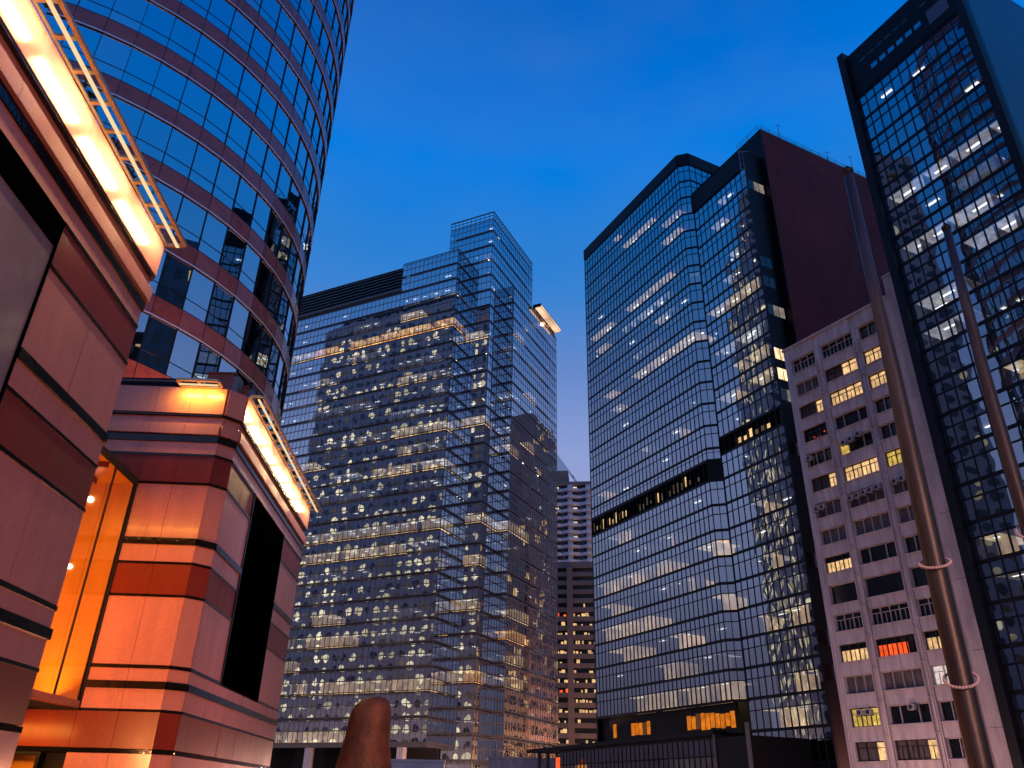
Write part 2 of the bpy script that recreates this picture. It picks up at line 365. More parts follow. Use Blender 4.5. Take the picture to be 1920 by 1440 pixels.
# ================================================================ curved tower (left)
CC = (-27.5, 38.25); CR = 14.4; NF = 66; ph = 180-36.2  # faces camera at this compass angle
ct = thing('round_glass_tower', 'curved tower of big blue glass panes and brown granite bands rising behind the podium', 'tower', (CC[0], CC[1], 12))
lev = [11.8+3.42*k for k in range(-1, 31)]
def cp(k, r): a = R(ph+k*360/NF); return (CC[0]+math.sin(a)*r, CC[1]+math.cos(a)*r)
g = MB(); g.prism([cp(k, CR-.45) for k in range(NF)], 8, lev[-1]+.5, 0); part('core_wall', g, 'core', ct)
for i in range(len(lev)-1):
    z0 = lev[i]; h = 3.42; g = MB(); t = MB(); w = MB()
    # measured downward from z0+h : big pane, thin bar, small pane, band ; z0 = steel line under the band
    zb = z0+.285*h; zs = z0+.49*h
    for k in range(NF):
        a, b = cp(k, CR), cp(k+1, CR); L2 = math.hypot(b[0]-a[0], b[1]-a[1]); u = ((b[0]-a[0])/L2, (b[1]-a[1])/L2)
        nx = (a[0]+b[0])/2-CC[0]; ny = (a[1]+b[1])/2-CC[1]; q = math.hypot(nx, ny); nn = (nx/q, ny/q)
        g.poly([(a[0]+nn[0]*.06, a[1]+nn[1]*.06, z0), (b[0]+nn[0]*.06, b[1]+nn[1]*.06, z0), (b[0]+nn[0]*.06, b[1]+nn[1]*.06, zb), (a[0]+nn[0]*.06, a[1]+nn[1]*.06, zb)])
        g.poly([(a[0]+nn[0]*.06, a[1]+nn[1]*.06, z0), (a[0]-nn[0]*.3, a[1]-nn[1]*.3, z0), (b[0]-nn[0]*.3, b[1]-nn[1]*.3, z0), (b[0]+nn[0]*.06, b[1]+nn[1]*.06, z0)])
        pane(w, a, u, nn, 0, L2, zb, zs, 0, 0, .002); pane(w, a, u, nn, 0, L2, zs, z0+h, 0, 0, .003)
        t.box(a, u, nn, 0, L2, .05, .09, z0-.035, z0+.035, 0)          # bright line
        t.box(a, u, nn, 0, L2, .0, .065, zb-.01, zb+.03, 1)
        t.box(a, u, nn, 0, L2, -.02, .02, zs-.014, zs+.014, 1)
        t.box(a, u, nn, -.013, .013, -.02, .067, z0+.03, z0+h-.03, 1)
    part('granite_band', g, 'purpgran', ct); part('window_band', w, 'glassC', ct); part('window_trim', t, ['white_trim', 'blackm'], ct)
g = MB()
for i, (k, dk) in enumerate([(9.2, .2), (14.6, .1), (17.5, .4), (7.3, .6), (22.1, .3), (3.2, .1), (19.4, .5), (12.2, .3), (24.2, .2)]):
    zc = lev[[14, 12, 9, 17, 7, 10, 15, 6, 12][i]]+3.3
    for m in (0, .55):
        a = cp(-k-m*.5, CR-.25); g.abox(a[0]-.12, a[0]+.12, a[1]-.12, a[1]+.12, zc-.45, zc-.4, 0)
M['spotc'] = emit('bright_downlight', (1.0, .95, .88), 9, 0)
part('ceiling_lights', g, 'spotc', ct)['kind'] = 'stuff'
g = MB(); g.prism([cp(k, CR+.1) for k in range(NF)], lev[-1], lev[-1]+2.5); part('parapet', g, 'purpgran', ct)

# ================================================================ podium blocks
PR = -2.3
BANDS = [(-1.62, .98, 'g', 0), (.98, 1.10, 'k', .02), (1.12, 2.14, 'r', 0), (2.14, 2.22, 'k', .02), (2.22, 2.80, 'g', 0), (2.80, 3.02, 'k', .07), (3.02, 3.40, 'g', 0),
         (3.40, 3.50, 'k', .03), (3.52, 5.62, 'g', 0), (5.62, 5.70, 'k', .03), (5.70, 6.70, 'r', 0), (6.70, 6.77, 'k', .02), (6.79, 7.36, 'g', 0),
         (7.36, 7.58, 'k', .06), (7.60, 9.50, 'g', 0), (9.50, 9.58, 'k', .03), (9.60, 10.58, 'r', 0), (10.58, 10.66, 'k', .03), (10.68, 11.12, 'g', .0),
         (11.12, 11.38, 'k', .05), (11.40, 11.78, 'g', .14), (11.78, 12.14, 'g', -.02), (12.14, 12.20, 'k', .10), (12.22, 13.25, 'g', .12)]
def wallrun(root, O, ang, ln, side, pw=2.1, skip=None, ztop=99, zbot=-9):
    """cladding of one straight wall: a part per band, panels within it"""
    u = dv(ang); nn = (u[1]*side, -u[0]*side); n = max(1, round(ln/pw)); w = ln/n
    for z0, z1, t, off in BANDS:
        if z1 > ztop or z0 < zbot: continue
        g = MB()
        segs = [(0, ln)]
        if skip and z0 >= skip[2] and z1 <= skip[3]: segs = [(0, skip[0]), (skip[1], ln)]
        for s0, s1 in segs:
            if s1-s0 < .05: continue
            m = max(1, round((s1-s0)/pw)); ww = (s1-s0)/m
            for k in range(m):
                if t == 'k': g.box(O, u, nn, s0+k*ww, s0+(k+1)*ww-.008, -.05, off, z0, z1)
                else:
                    e = .006
                    tilt = rnd.gauss(0, .002)
                    a0, a1 = s0+k*ww+e, s0+(k+1)*ww-e
                    g.box(O, u, nn, a0, a1, -.2, off-.012, z0, z1)
                    P = lambda a, b, z: (O[0]+u[0]*a+nn[0]*b, O[1]+u[1]*a+nn[1]*b, z)
                    d = (tilt*(a1-a0))
                    g.poly([P(a0, off-d/2, z0), P(a1, off+d/2, z0), P(a1, off+d/2, z1), P(a0, off-d/2, z1)])
            part({'g': 'granite_band', 'r': 'red_granite_band', 'k': 'steel_strip'}[t], g, {'g': 'granite', 'r': 'redgran', 'k': 'steel'}[t], root); g = MB()
def trough(name, label, O, ang, ln, side, power, col=(1, .66, .25), group=None, z=13.28, back=False):
    """brass ladder frame standing out from the wall top with a light strip shining down the stone"""
    u = dv(ang); nn = (u[1]*side, -u[0]*side); c = add(O, u, ln/2)
    t = thing(name, label, 'light fixture', (c[0], c[1], z), group)
    g = MB(); g.box(O, u, nn, 0, ln, .15, .20, z-.03, z+.05); g.box(O, u, nn, 0, ln, .62, .72, z-.03, z+.07)
    n = max(2, round(ln/.85))
    for k in range(n+1):
        a = k*ln/n; g.box(O, u, nn, a-.05, a+.05, .201, .619, z-.02, z+.06)
    part('frame', g, 'gold', t)
    g = MB(); g.box(O, u, nn, .05, ln-.05, .46, .54, z-.10, z-.06); part('light_strip', g, 'strip', t)
    nl = max(2, round(ln/2.1)); d = Vector((-nn[0]*.55, -nn[1]*.55, -1))
    X = Vector((u[0], u[1], 0)); Z = -d.normalized(); Y = Z.cross(X).normalized(); X = Y.cross(Z)
    for k in range(nl):
        p = add(add(O, u, (k+.5)*ln/nl), nn, .55)
        l = lamp('strip_lamp', 'AREA', (p[0], p[1], z-.14), col, power/nl*rnd.uniform(.6, 1.35), t, None, ln/nl*.8, .14); l.data.specular_factor = .4
        l.rotation_euler = Matrix((X, Y, Z)).transposed().to_euler()
    return t
# block A, nearest
pa = thing('podium_block', 'nearest pink and red granite podium block filling the left edge, with a big glossy display', 'building', (-16, 5, -1.6))
A0 = (-9.757, 17.458); ua = dv(180+PR)                  # runs from the far corner back past the camera
na = (-ua[1], ua[0])
wallrun(pa, A0, 180+PR, 27.5, -1, 2.3, skip=(4.19, 12.4, 3.5, 10.66))
wallrun(pa, A0, 270+PR, 14, 1, 2.3)
g = MB(); g.box(A0, ua, na, .21, 27.4, -16, -.21, -1.62, 13.2); part('core_wall', g, 'joint', pa)
g = MB(); g.box(A0, ua, na, 0, 27.5, -16, -.25, 13.21, 13.35); part('roof', g, 'purpgran', pa)
sc = thing('display_screen', 'large glossy display, grey with painted cloud reflection, in a thick black frame on the nearest podium wall', 'screen', (A0[0]+ua[0]*8.3, A0[1]+ua[1]*8.3, 3.5), 'display panels on the podium walls')
g = MB(); g.box(A0, ua, na, 4.2, 12.4, -.2, .05, 3.52, 3.7); g.box(A0, ua, na, 4.2, 12.4, -.2, .05, 9.95, 10.62)
g.box(A0, ua, na, 4.2, 4.26, -.2, .05, 3.701, 9.949); g.box(A0, ua, na, 12.3, 12.4, -.2, .05, 3.701, 9.949); part('frame', g, 'screen', sc)
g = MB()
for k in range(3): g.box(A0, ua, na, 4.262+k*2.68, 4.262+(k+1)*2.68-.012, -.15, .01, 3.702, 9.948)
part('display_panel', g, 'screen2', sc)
trough('cornice_light_trough', 'long brass cornice light frame washing the top of the nearest podium block', add(A0, ua, 0), 180+PR, 26, -1, 1050, (1, .72, .33), group='cornice light troughs')
# glass upstand and plant on A roof
t = thing('glass_balustrade', 'blue glass upstand on the roof edge of the nearest podium block', 'balustrade', (-10, 4, 13.35))
g = MB()
for k in range(12): pane(g, A0, ua, na, 6.2+k*1.6, 6.2+k*1.6+1.57, 13.36, 14.75, -.6, 0, .004)
part('glass_panel', g, 'spanB', t)
g = MB(); g.box(A0, ua, na, 6.2, 25.4, -.66, -.54, 14.76, 14.82); part('handrail', g, 'alu', t)
def shrub(name, label, c, sx, sy, sz, n, group, seed):
    r = random.Random(seed); t = thing(name, label, 'plant', c, group); g = MB()
    for i in range(n):
        a = r.uniform(0, 6.28); q = r.random()**.5; z = r.random()
        p = Vector((c[0]+math.cos(a)*q*sx*(1-.4*z), c[1]+math.sin(a)*q*sy*(1-.4*z), c[2]+z*sz))
        d = Vector((r.gauss(0, 1), r.gauss(0, 1), r.gauss(0, .7))).normalized()*r.uniform(.07, .16); e = d.cross(Vector((r.gauss(0, 1), r.gauss(0, 1), r.gauss(0, 1)))).normalized()*.05
        g.poly([p-d, p+e, p+d, p-e])
    part('foliage', g, 'leaf', t)
    g = MB()
    for i in range(4): g.tube((c[0], c[1], c[2]), (c[0]+r.uniform(-.5, .5)*sx, c[1]+r.uniform(-.5, .5)*sy, c[2]+sz*.7), .02, .01, 5)
    part('stem', g, 'bronze', t); return t
for i, s in enumerate((4.6, 3.2, 1.9)):
    c = add(add(A0, ua, s), na, -.45)
    shrub('roof_shrub', 'dark low shrub on the nearest podium roof, %s' % ('beside the glass upstand', 'middle one of three', 'closest to the block corner')[i], (c[0], c[1], 13.36), .5, .6, .75, 260, 'shrubs on the nearest podium roof', 30+i)
# block B, chamfered corner
pb = thing('podium_block', 'farther pink and red granite podium block with chamfered corner and tall black screen', 'building', (-16, 33, -1.6))
B0 = (-10.541, 26.156); B1 = (-10.07, 26.66); ub = dv(267.7); ur = dv(PR)
wallrun(pb, B0, 267.7, 2.49, -1, 1.25)
BL = add(B0, ub, 2.49)
wallrun(pb, BL, 267.7, 9, -1, 2.0, zbot=9.5)           # above the lobby
wallrun(pb, BL, 267.7, 9, -1, 2.0, ztop=2.2, zbot=.9)  # below the lobby
cl_ = math.hypot(B1[0]-B0[0], B1[1]-B0[1]); ca = math.degrees(math.atan2(B1[0]-B0[0], B1[1]-B0[1]))
wallrun(pb, B0, ca, cl_, 1, 9)
wallrun(pb, B1, PR, 13.3, 1, 2.2, skip=(3.4, 9.05, 3.4, 10.66))
nb = (-ub[1], ub[0]); nr = (ur[1], -ur[0])
far = add(B1, ur, 13.3)
g = MB(); g.prism([add(B0, (-nb[0], -nb[1]), -.21) if 0 else (B0[0]-.1, B0[1]+.22), (B1[0]-.22, B1[1]+.1), (far[0]-.22, far[1]), (far[0]-16, far[1]), (-25, 26.4), (-13.1, 26.38)], -1.62, 13.2); part('core_wall', g, 'joint', pb)
g = MB(); g.prism([(B0[0]-.1, B0[1]+.26), (B1[0]-.26, B1[1]+.1), (far[0]-.26, far[1]), (far[0]-16, far[1]), (-25, 26.5)], 13.21, 13.3); part('roof', g, 'purpgran', pb)
sc = thing('display_screen', 'tall matt black screen on the wall of the farther podium block', 'screen', (-10.3, 33, 3.4), 'display panels on the podium walls')
g = MB()
for k in range(5):
    for j in range(6): g.box(B1, ur, nr, 3.42+k*1.122, 3.42+(k+1)*1.122-.006, -.15, .03, 3.52+j*1.18, 3.52+(j+1)*1.18-.006)
part('screen_panel', g, 'screen', sc)
for a in (3.36, 9.03): g = MB(); g.box(B1, ur, nr, a, a+.06, -.2, .05, 3.45, 10.64); part('frame', g, 'steel', sc)
trough('cornice_light_trough', 'brass cornice light frame along the side of the farther podium block', B1, PR, 13.3, 1, 440, (1, .70, .30), group='cornice light troughs')
trough('cornice_light_trough', 'short yellow light frame over the front of the farther podium block', add(B0, ub, .2), 267.7, 1.5, -1, 120, (1, .52, .06), group='cornice light troughs')
for i, (x, y, w, d, h) in enumerate([(-11.1, 26.75, 1.0, .5, .85), (-10.55, 27.6, .5, .55, .7)]):
    t = thing('planter_box', ['wide rust coloured planter box above the short yellow light', 'small rust coloured planter box beside the chamfered corner'][i], 'planter', (x, y, 13.3), 'planters on the farther podium roof')
    g = MB(); g.abox(x-w/2, x+w/2, y-d/2, y+d/2, 13.3, 13.3+h); g.abox(x-w/2-.04, x+w/2+.04, y-d/2-.04, y+d/2+.04, 13.3+h, 13.36+h); part('box', g, 'box', t)
    g = MB(); g.abox(x+w/2+.002, x+w/2+.22, y-d/2, y+d/2, 13.3, 13.2+h); part('metal_cabinet', g, 'alu', t)
for i, (x, y) in enumerate([(-10.6, 28.6), (-10.7, 30.2), (-10.7, 32.1), (-10.8, 34.4), (-10.8, 36.7)]):
    shrub('roof_shrub', 'dark shrub on the farther podium roof, number %s from the corner' % ('one', 'two', 'three', 'four', 'five')[i], (x, y, 13.3), .4, .8, .95, 300, 'shrubs along the farther podium roof', 50+i)
t = thing('equipment_ledge', 'long dark equipment ledge on the farther podium roof behind the nearest block', 'ledge', (-16, 26.8, 13.3))
g = MB(); g.abox(-22, -11.9, 26.6, 27.4, 13.31, 13.95); part('ledge_box', g, 'black', t)
g = MB(); g.tube((-22, 26.45, 13.75), (-11.9, 26.45, 13.75), .035); g.tube((-22, 26.45, 13.5), (-11.9, 26.45, 13.5), .02); part('rail', g, 'alu', t)

# glazed lobby between the blocks
lb = thing('glass_lobby', 'orange lit glazed lobby box between the two granite podium blocks', 'lobby', (-15, 22, 2.2))
GL = BL; ug = dv(180+PR); ng = (-ug[1], ug[0])
def lbx(a0, a1, b0, b1, z0, z1, m, name):
    g = MB(); g.box(GL, ug, ng, a0, a1, b0, b1, z0, z1); return part(name, g, m, lb)
g = MB()
for k in range(5): pane(g, GL, ug, ng, k*1.75, (k+1)*1.75, 2.42, 9.38, 0, 0, .002)
part('glass_wall', g, 'clear', lb)
g = MB()
for k in (1, 2, 3, 4): g.box(GL, ug, ng, k*1.75-.02, k*1.75+.02, -.02, .04, 2.4, 9.4)
g.box(GL, ug, ng, 0, .09, -.1, .06, 2.2, 9.4); g.box(GL, ug, ng, 0, 8.7, -.25, .07, 9.4, 9.62); part('window_frame', g, 'joint', lb)
g = MB(); g.box(GL, ug, ng, .1, 8.7, -.25, .05, 2.2, 2.4); part('sill', g, 'purpgran', lb)
g = MB()
for k in range(8): g.box(GL, ug, ng, .14, .2, -.02-(k+1)*.88+.01, -.02-k*.88, 2.4, 9.38)
for k in range(9): g.box(GL, ug, ng, .21+k*.94, .21+(k+1)*.94-.012, -2.3, -2.22, 2.4, 9.38)
part('back_wall', g, 'orange', lb)
lbx(.1, 8.7, -7.2, -.02, 9.381, 9.399, 'orange', 'ceiling'); lbx(.1, 8.7, -7.2, -.26, 2.2, 2.39, 'core', 'floor')
g = MB(); g.box(GL, ug, ng, .6, 8.6, -1.15, -1.05, 9.2, 9.38); g.box(GL, ug, ng, 2.2, 2.3, -2.2, -.02, 9.2, 9.37); part('ceiling_beam', g, 'redgran', lb)
for i, (x, z) in enumerate(((-14.30, 8.77), (-14.36, 6.46), (-14.55, 5.62))):
    g = MB(); g.tube((x, 25.72, z), (x, 25.86, z), .11-.02*i, .10-.02*i, 16); part('wall_light', g, 'spot', lb)
p = add(add(GL, ug, 4.2), ng, -.75); lamp('lobby_lamp', 'AREA', (p[0], p[1], 9.15), (1, .41, .04), 420, lb, (0, 0, -1), 7.4, .6)
p = add(add(GL, ug, 4.2), ng, -.75); lamp('lobby_uplight', 'AREA', (p[0], p[1], 2.5), (1, .38, .03), 330, lb, (-.5, 0, 1), 7.4, .5)
dr = thing('entrance_door', 'orange lit glass entrance with dark frames at the foot of the lobby', 'door', (-15.5, 26.1, -1.6))
g = MB(); g.box(GL, ub, nb, .8, 5.2, -.2, -.1, -1.58, .92); part('back_panel', g, 'orange', dr)
g = MB()
for a in (.75, 1.7, 2.6, 3.5, 4.4, 5.25): g.box(GL, ub, nb, a-.05, a+.05, -.05, .12, -1.6, .88)
g.box(GL, ub, nb, .7, 5.3, -.04, .11, .885, .97); part('door_frame', g, 'blackm', dr)
g = MB(); g.poly([(*add(add(GL, ub, a), nb, .04), z) for a, z in ((.8, -1.58), (5.2, -1.58), (5.2, .88), (.8, .88))]); part('door_glass', g, 'clear', dr)
lamp('door_lamp', 'AREA', (-14.8, 25.2, 1.6), (1, .42, .06), 60, dr, (0, .9, -1), 3, .4)
# floodlight on the hidden end of block A, warming the front of block B
t = thing('wall_floodlight', 'floodlight fixed to the hidden end wall of the nearest podium block', 'light fixture', (-12.6, 17.7, 1.2))
g = MB(); g.abox(-12.8, -12.4, 17.72, 17.95, 1.05, 1.35); part('housing', g, 'blackm', t)
lamp('flood_lamp', 'SPOT', (-12.6, 18.1, 1.2), (1, .34, .10), 3200, t, (.18, 1, .33), .12, spot=62, blend=.5)

# ================================================================ blue curtain wall tower (centre)
bt = thing('blue_office_tower', 'broad stepped blue glass office tower in the middle with dark louvres and one raised block', 'tower', (-15, 165, -8))
LD, RD = -64.0, 26.0
S0 = (-13.75, 154.15); RS = (-11.42, 158.92); K_ = (-5.64, 156.10); RR = (-2.46, 162.62); RB = (.01, 161.41); RK = (11.84, 185.66)
uL, uR = dv(LD), dv(RD)
F1a = face(S0, LD, 15.7, 13, 8.8, 118.2, -1); F1b = face(add(S0, uL, 15.7), LD, 40, 33, 8.8, 110.2, -1)
F2 = face(S0, RD, 5.3, 4, 8.8, 118.2, 1); F3 = face(K_, LD, 6.44, 5, .5, 131.8, -1)
F3t = face(add(K_, uL, 6.44), LD, 5.81, 5, 114, 131.8, -1)
F4 = face(K_, RD, 7.26, 6, .5, 131.8, 1); F7 = face(RR, RD, 16.6, 14, 112.5, 131.8, 1)
F5 = face(RR, LD+180, 2.75, 2, 6, 112.8, 1); F6 = face(RB, RD, 27, 22, 6, 112.8, 1)
sl = [8.8+4.4*k for k in range(26)]; sl[-1] = 118.3
kl = [1.72+4.442*k for k in range(0, 30)]
kl = [z for z in kl if z < 127]+[129.7]
storeys(bt, [F1a, F1b, F2], sl, 'B', 'glassB', 'spanB', .0013); storeys(bt, [F3, F3t, F4, F5, F6, F7], kl, 'B', 'glassB', 'spanB', .0013)
for F, lv in ((F1a, sl), (F1b, sl), (F2, sl)): grid(bt, F, lv, 'B', 'alu', .065, 4)
for F in (F3, F3t, F4, F5, F6, F7): grid(bt, F, kl, 'B', 'alu', .065, 4)
# opaque backs
back = 26
SB = add(add(S0, uL, 55.7), uR, back)
slabs(bt, [add(S0, uL, .2), add(S0, uL, 55.6), SB, add(add(S0, uR, back), uL, .2)], [z for z in sl if z < 111], 'B')
slabs(bt, [S0, add(S0, uL, 15.6), add(add(S0, uL, 15.6), uR, 20), add(S0, uR, 20)], sl[23:], 'B')
kp = [K_, add(K_, uL, 12.2), add(add(K_, uL, 12.2), uR, 23.8), add(K_, uR, 23.8)]
slabs(bt, kp, kl, 'B')
bp = [RB, add(RB, uL, 14), add(add(RB, uL, 14), uR, 27), add(RB, uR, 27)]
slabs(bt, bp, [z for z in kl if z < 112], 'B')
g = MB(); g.prism(inset([S0, add(S0, uL, 55.6), SB, add(S0, uR, back)], 5.6), 4, 110); part('core_wall', g, 'core', bt)
g = MB(); g.prism([add(S0, uL, 55.75), add(S0, uL, 56), add(SB, uL, .3), add(SB, uL, 0)], -8, 110); g.prism([add(S0, uR, back), SB, add(SB, uR, .3), add(add(S0, uR, back), uR, .3)], -8, 110); part('rear_wall', g, 'black', bt)
g = MB(); g.prism(inset(kp, 5.2), -8, 128); part('core_wall', g, 'core', bt)
g = MB(); g.prism(inset(bp, 5.4), -8, 110); part('core_wall', g, 'core', bt)
g = MB(); g.prism([add(add(S0, uL, .2), uR, .3), add(add(S0, uL, 55.6), uR, .3), SB, add(S0, uR, back)], 110.3, 110.6); g.prism([add(add(S0, uL, .3), uR, .3), add(add(S0, uL, 15.4), uR, .3), add(add(S0, uL, 15.4), uR, 20), add(add(S0, uL, .3), uR, 20)], 117.9, 118.2)
g.prism(inset(kp, 1.2), 128.2, 128.6); g.prism(inset(bp, .4), 112.3, 112.6); part('roof', g, 'black', bt)
# louvred plant screen
g = MB(); O = F1b['O']; nn = F1b['nn']
g.box(O, uL, nn, .15, 33, -1.5, -1.2, 110.6, 117.6, 0); g.box(O, uL, nn, -.1, 40.2, -2, .35, 110.25, 110.95, 1); part('louvre_backing', g, ['black', 'alu'], bt)
for k in range(7):
    g = MB(); z = 111.6+k*.92; g.box(O, uL, nn, .15, 33.05, -1.2, -.62, z, z+.52, 0); g.box(O, uL, nn, .15, 33.05, -.62, -.56, z-.02, z+.07, 1); part('louvre_blade', g, ['black', 'alul'], bt)
g = MB(); g.box(O, uL, nn, 33.05, 33.3, -9, -.5, 110.96, 117.6); g.box(O, uL, nn, .15, 33.3, -1.6, -.5, 117.6, 117.75); part('louvre_frame', g, 'alu', bt)
# open crown of the raised block
for F, nsec in ((F3, 5), (F3t, 5), (F4, 6), (F7, 14)):
    g = MB(); n = F['n']; w = F['len']/n; t0 = kl[-1]
    for k in range(n+1): g.box(F['O'], F['u'], F['nn'], k*w-.045, k*w+.045, -.05, .05, t0, 131.7)
    g.box(F['O'], F['u'], F['nn'], -.05, F['len']+.05, -.1, .1, 131.6, 131.9); g.box(F['O'], F['u'], F['nn'], -.05, F['len']+.05, -.09, .09, t0+.95, t0+1.03)
    part('crown_frame', g, 'alu', bt)
# lit storeys
for (z, a0, a1, k, fx) in [(97, -1, 5.5, 'amber', .3), (97, 7, 16, 'amber', .4)]: lit_at(bt, F1a, sl, 'B', z, a0, a1, k, fx)
for (z, a0, a1, k, fx) in [(97, .6, 4.8, 'amber', .3), (97, 5.8, 9.2, 'amber', .3), (97, 10, 13.7, 'amber', .3), (97.5, 18, 24.5, 'amber', .4), (51, 0, 40, 'white', .9), (43, 0, 19, 'warm', .6),
                           (20.8, 0, 19.5, 'warm', .5), (11.5, 2, 19, 'warm', .4), (29.4, 5, 19.5, 'warm', .5), (25.5, 4.5, 11, 'warm', .8), (62.4, 0, 3, 'warm', .4), (34, 9, 14, 'warm', .3), (101.5, 6, 13, 'dim', .7), (79, 6, 20, 'dim', .8), (71, 2, 17, 'dim', .8), (38.5, 10, 24, 'dim', .6), (57.8, 3, 24, 'dim', .5)]:
    lit_at(bt, F1b, sl, 'B', z, a0, a1, k, fx)
for (z, a0, a1, k, fx) in [(51, 0, 15.6, 'white', .9), (62.4, .3, 15, 'warm', .6), (20.8, .2, 9, 'warm', .5), (20.8, 10.5, 15.6, 'warm', .4), (71.5, 1, 9, 'warm', .6), (58, 2, 9, 'dim', .6), (84, 2, 12, 'dim', .7), (106, 1, 15, 'dim', .9), (43, 6, 15.6, 'warm', .4),
                           (88.5, 4, 15, 'dim', .5), (66.8, 3, 13, 'dim', .5)]: lit_at(bt, F1a, sl, 'B', z, a0, a1, k, fx)
for F in (F2,):
    for z, k in ((97, 'amber'), (51, 'warm'), (20.8, 'warm')): lit_at(bt, F, sl, 'B', z, .2, 5, k, .5, 3)
for (F, z, a0, a1, k) in [(F3, 97, 2, 6.3, 'warm'), (F3, 72, 1, 6.3, 'warm'), (F3, 33, 2, 6.3, 'warm'), (F3, 20.5, 3.5, 6.3, 'warm'), (F4, 50.5, 2, 7, 'warm'), (F5, 50.5, .1, 2.7, 'white'), (F6, 50.5, .1, 11, 'white'),
                          (F5, 68, .1, 2.7, 'warm'), (F5, 73, .1, 2.7, 'dim'), (F6, 20.3, 4.5, 9.5, 'warm'), (F6, 34.2, 5, 12, 'warm'), (F6, 29.5, 4, 10.5, 'amber'), (F4, 20.8, 2, 5.4, 'amber'),
                          (F3, 120, .5, 3.5, 'dim'), (F6, 84, 1, 6, 'dim'), (F6, 98, 12, 20, 'dim')]: lit_at(bt, F, kl, 'B', z, a0, a1, k, .6)
dashes(bt, F1a, sl, 'B', .26, 3); dashes(bt, F1b, sl, 'B', .20, 4); dashes(bt, F3, kl, 'B', .25, 5); dashes(bt, F6, kl, 'B', .08, 6); dashes(bt, F5, kl, 'B', .2, 8); dashes(bt, F4, kl, 'B', .12, 9)
rr_ = random.Random(404)
for i in range(1, 22):
    for F in (F1a, F1b, F1b):
        if rr_.random() < .62:
            a = rr_.uniform(0, F['len']-6); lit_at(bt, F, sl, 'B', sl[i]+1, a, a+rr_.choice((2.4, 3.6, 4.8, 7.2, 9.6)), rr_.choice(('dim', 'dim', 'warm', 'cool')), .5, rr_.choice((3, 5)))
for i in range(3, 25):
    for F in (F3, F6):
        if rr_.random() < .3: a = rr_.uniform(0, F['len']*.6); lit_at(bt, F, kl, 'B', kl[i]+1, a, a+rr_.choice((2.4, 3.6)), rr_.choice(('dim', 'warm')), .5, 4)
# undercroft
g = MB(); g.box(S0, uL, F1a['nn'], .5, 55, -6, -5, -8, 8.4); part('undercroft_wall', g, 'core', bt)
for k in range(6):
    g = MB(); g.box(S0, uL, F1a['nn'], 5+k*10.4, 6.3+k*10.4, -1.6, -.3, -8, 8.35); part('column', g, 'conc2', bt)
g = MB(); g.box(S0, uL, F1a['nn'], 0, 55.5, -6, -.1, 8.0, 8.7); g.box(S0, uL, F1a['nn'], -.2, 55.5, -3, .2, -8, 3.9, 1); part('base_wall', g, ['alu', 'spanB'], bt)
g = MB(); g.box(RR, uR, (1, 0), -.5, 27, -2, -1.5, -8, 6.4); g.box(RB, uR, F6['nn'], 0, 27, -.6, -.1, 5.3, 6.2); part('base_wall', g, 'black', bt)
# lit lantern box on the roof edge
t = thing('roof_lantern', 'glowing orange sign box overhanging the right roof edge of the blue tower', 'lit sign box', (*add(RB, uR, 19), 111.4))
g = MB(); g.box(RB, uR, F6['nn'], 12.4, 26.2, -.5, 1.7, 114.1, 114.9); g.box(RB, uR, F6['nn'], 12.4, 26.2, -.6, -.2, 112.8, 114.1); part('canopy', g, 'blackm', t)
g = MB(); g.box(RB, uR, F6['nn'], 12.7, 25.9, .1, 1.55, 113.8, 114.05); g.box(RB, uR, F6['nn'], 12.7, 25.9, 1.71, 1.8, 114.0, 114.5); part('lit_soffit', g, 'lantern', t)
g = MB()
for a in (12.6, 17.1, 21.5, 25.9): g.box(RB, uR, F6['nn'], a-.1, a+.1, -.19, .05, 112.8, 113.75)
part('bracket', g, 'gold', t)
lamp('lantern_lamp', 'POINT', (*add(add(RB, uR, 19.5), F6['nn'], .8), 113.2), (1, .5, .25), 500, t, size=.5)

# ================================================================ dark glass tower (centre right)
dt = thing('dark_glass_tower', 'tall dark glass tower with chamfered corner, black parapet and a maroon side wall', 'tower', (28, 95, -8))
D0 = (11.96, 109.23); D1 = (23.32, 86.25); D2 = (24.83, 85.74); D3 = (29.38, 76.53); D4 = (32.17, 77.91); D5 = (50.95, 87.19)
FA = 153.7; uA = dv(FA); uB = dv(63.7)
def seg(a, b): return math.degrees(math.atan2(b[0]-a[0], b[1]-a[1])), math.hypot(b[0]-a[0], b[1]-a[1])
aa, la = seg(D0, D1); ac, lc = seg(D1, D2); ad2, ld = seg(D2, D3)
lo = [9.5+2.99*k for k in range(9)]; up = [35.75+.3]+[82.0-2.968*k for k in range(15, -1, -1)]
fd1 = dict(face(D0, aa, la, 32, 9.3, 82.2, 1)); fdc = face(D1, ac, lc, 2, 9.3, 82.2, 1)
fdr = face(D2, 63.7, 9, 8, 72, 82.2, 1); fd2 = face(D2, ad2, ld, 11, 3, 72.95, 1)
for lv, z0, z1 in ((lo, 9.3, 33.6), (up, 35.7, 82.1)):
    A = dict(fd1, z0=z0, z1=z1); B = dict(fdc, z0=z0, z1=z1); Cc = dict(fdr, z0=max(z0, 72.5), z1=z1)
    fs = [A, B]+([Cc] if z1 > 60 else [])
    storeys(dt, fs, lv, 'D', 'glassD', 'spanD', .0022)
    for F in fs: grid(dt, F, lv, 'D', 'blackm', .09)
l2 = [.6+2.99*k for k in range(13)]; u2 = [38.6]+[72.9-3.1*k for k in range(10, -1, -1)]
for lv, z0, z1 in ((l2, .5, 36.6), (u2, 38.4, 73)):
    F = dict(fd2, z0=z0, z1=z1); storeys(dt, [F], lv, 'D', 'glassD', 'spanD', .0022); grid(dt, F, lv, 'D', 'blackm', .09)
mid = add(D1, uB, 14)
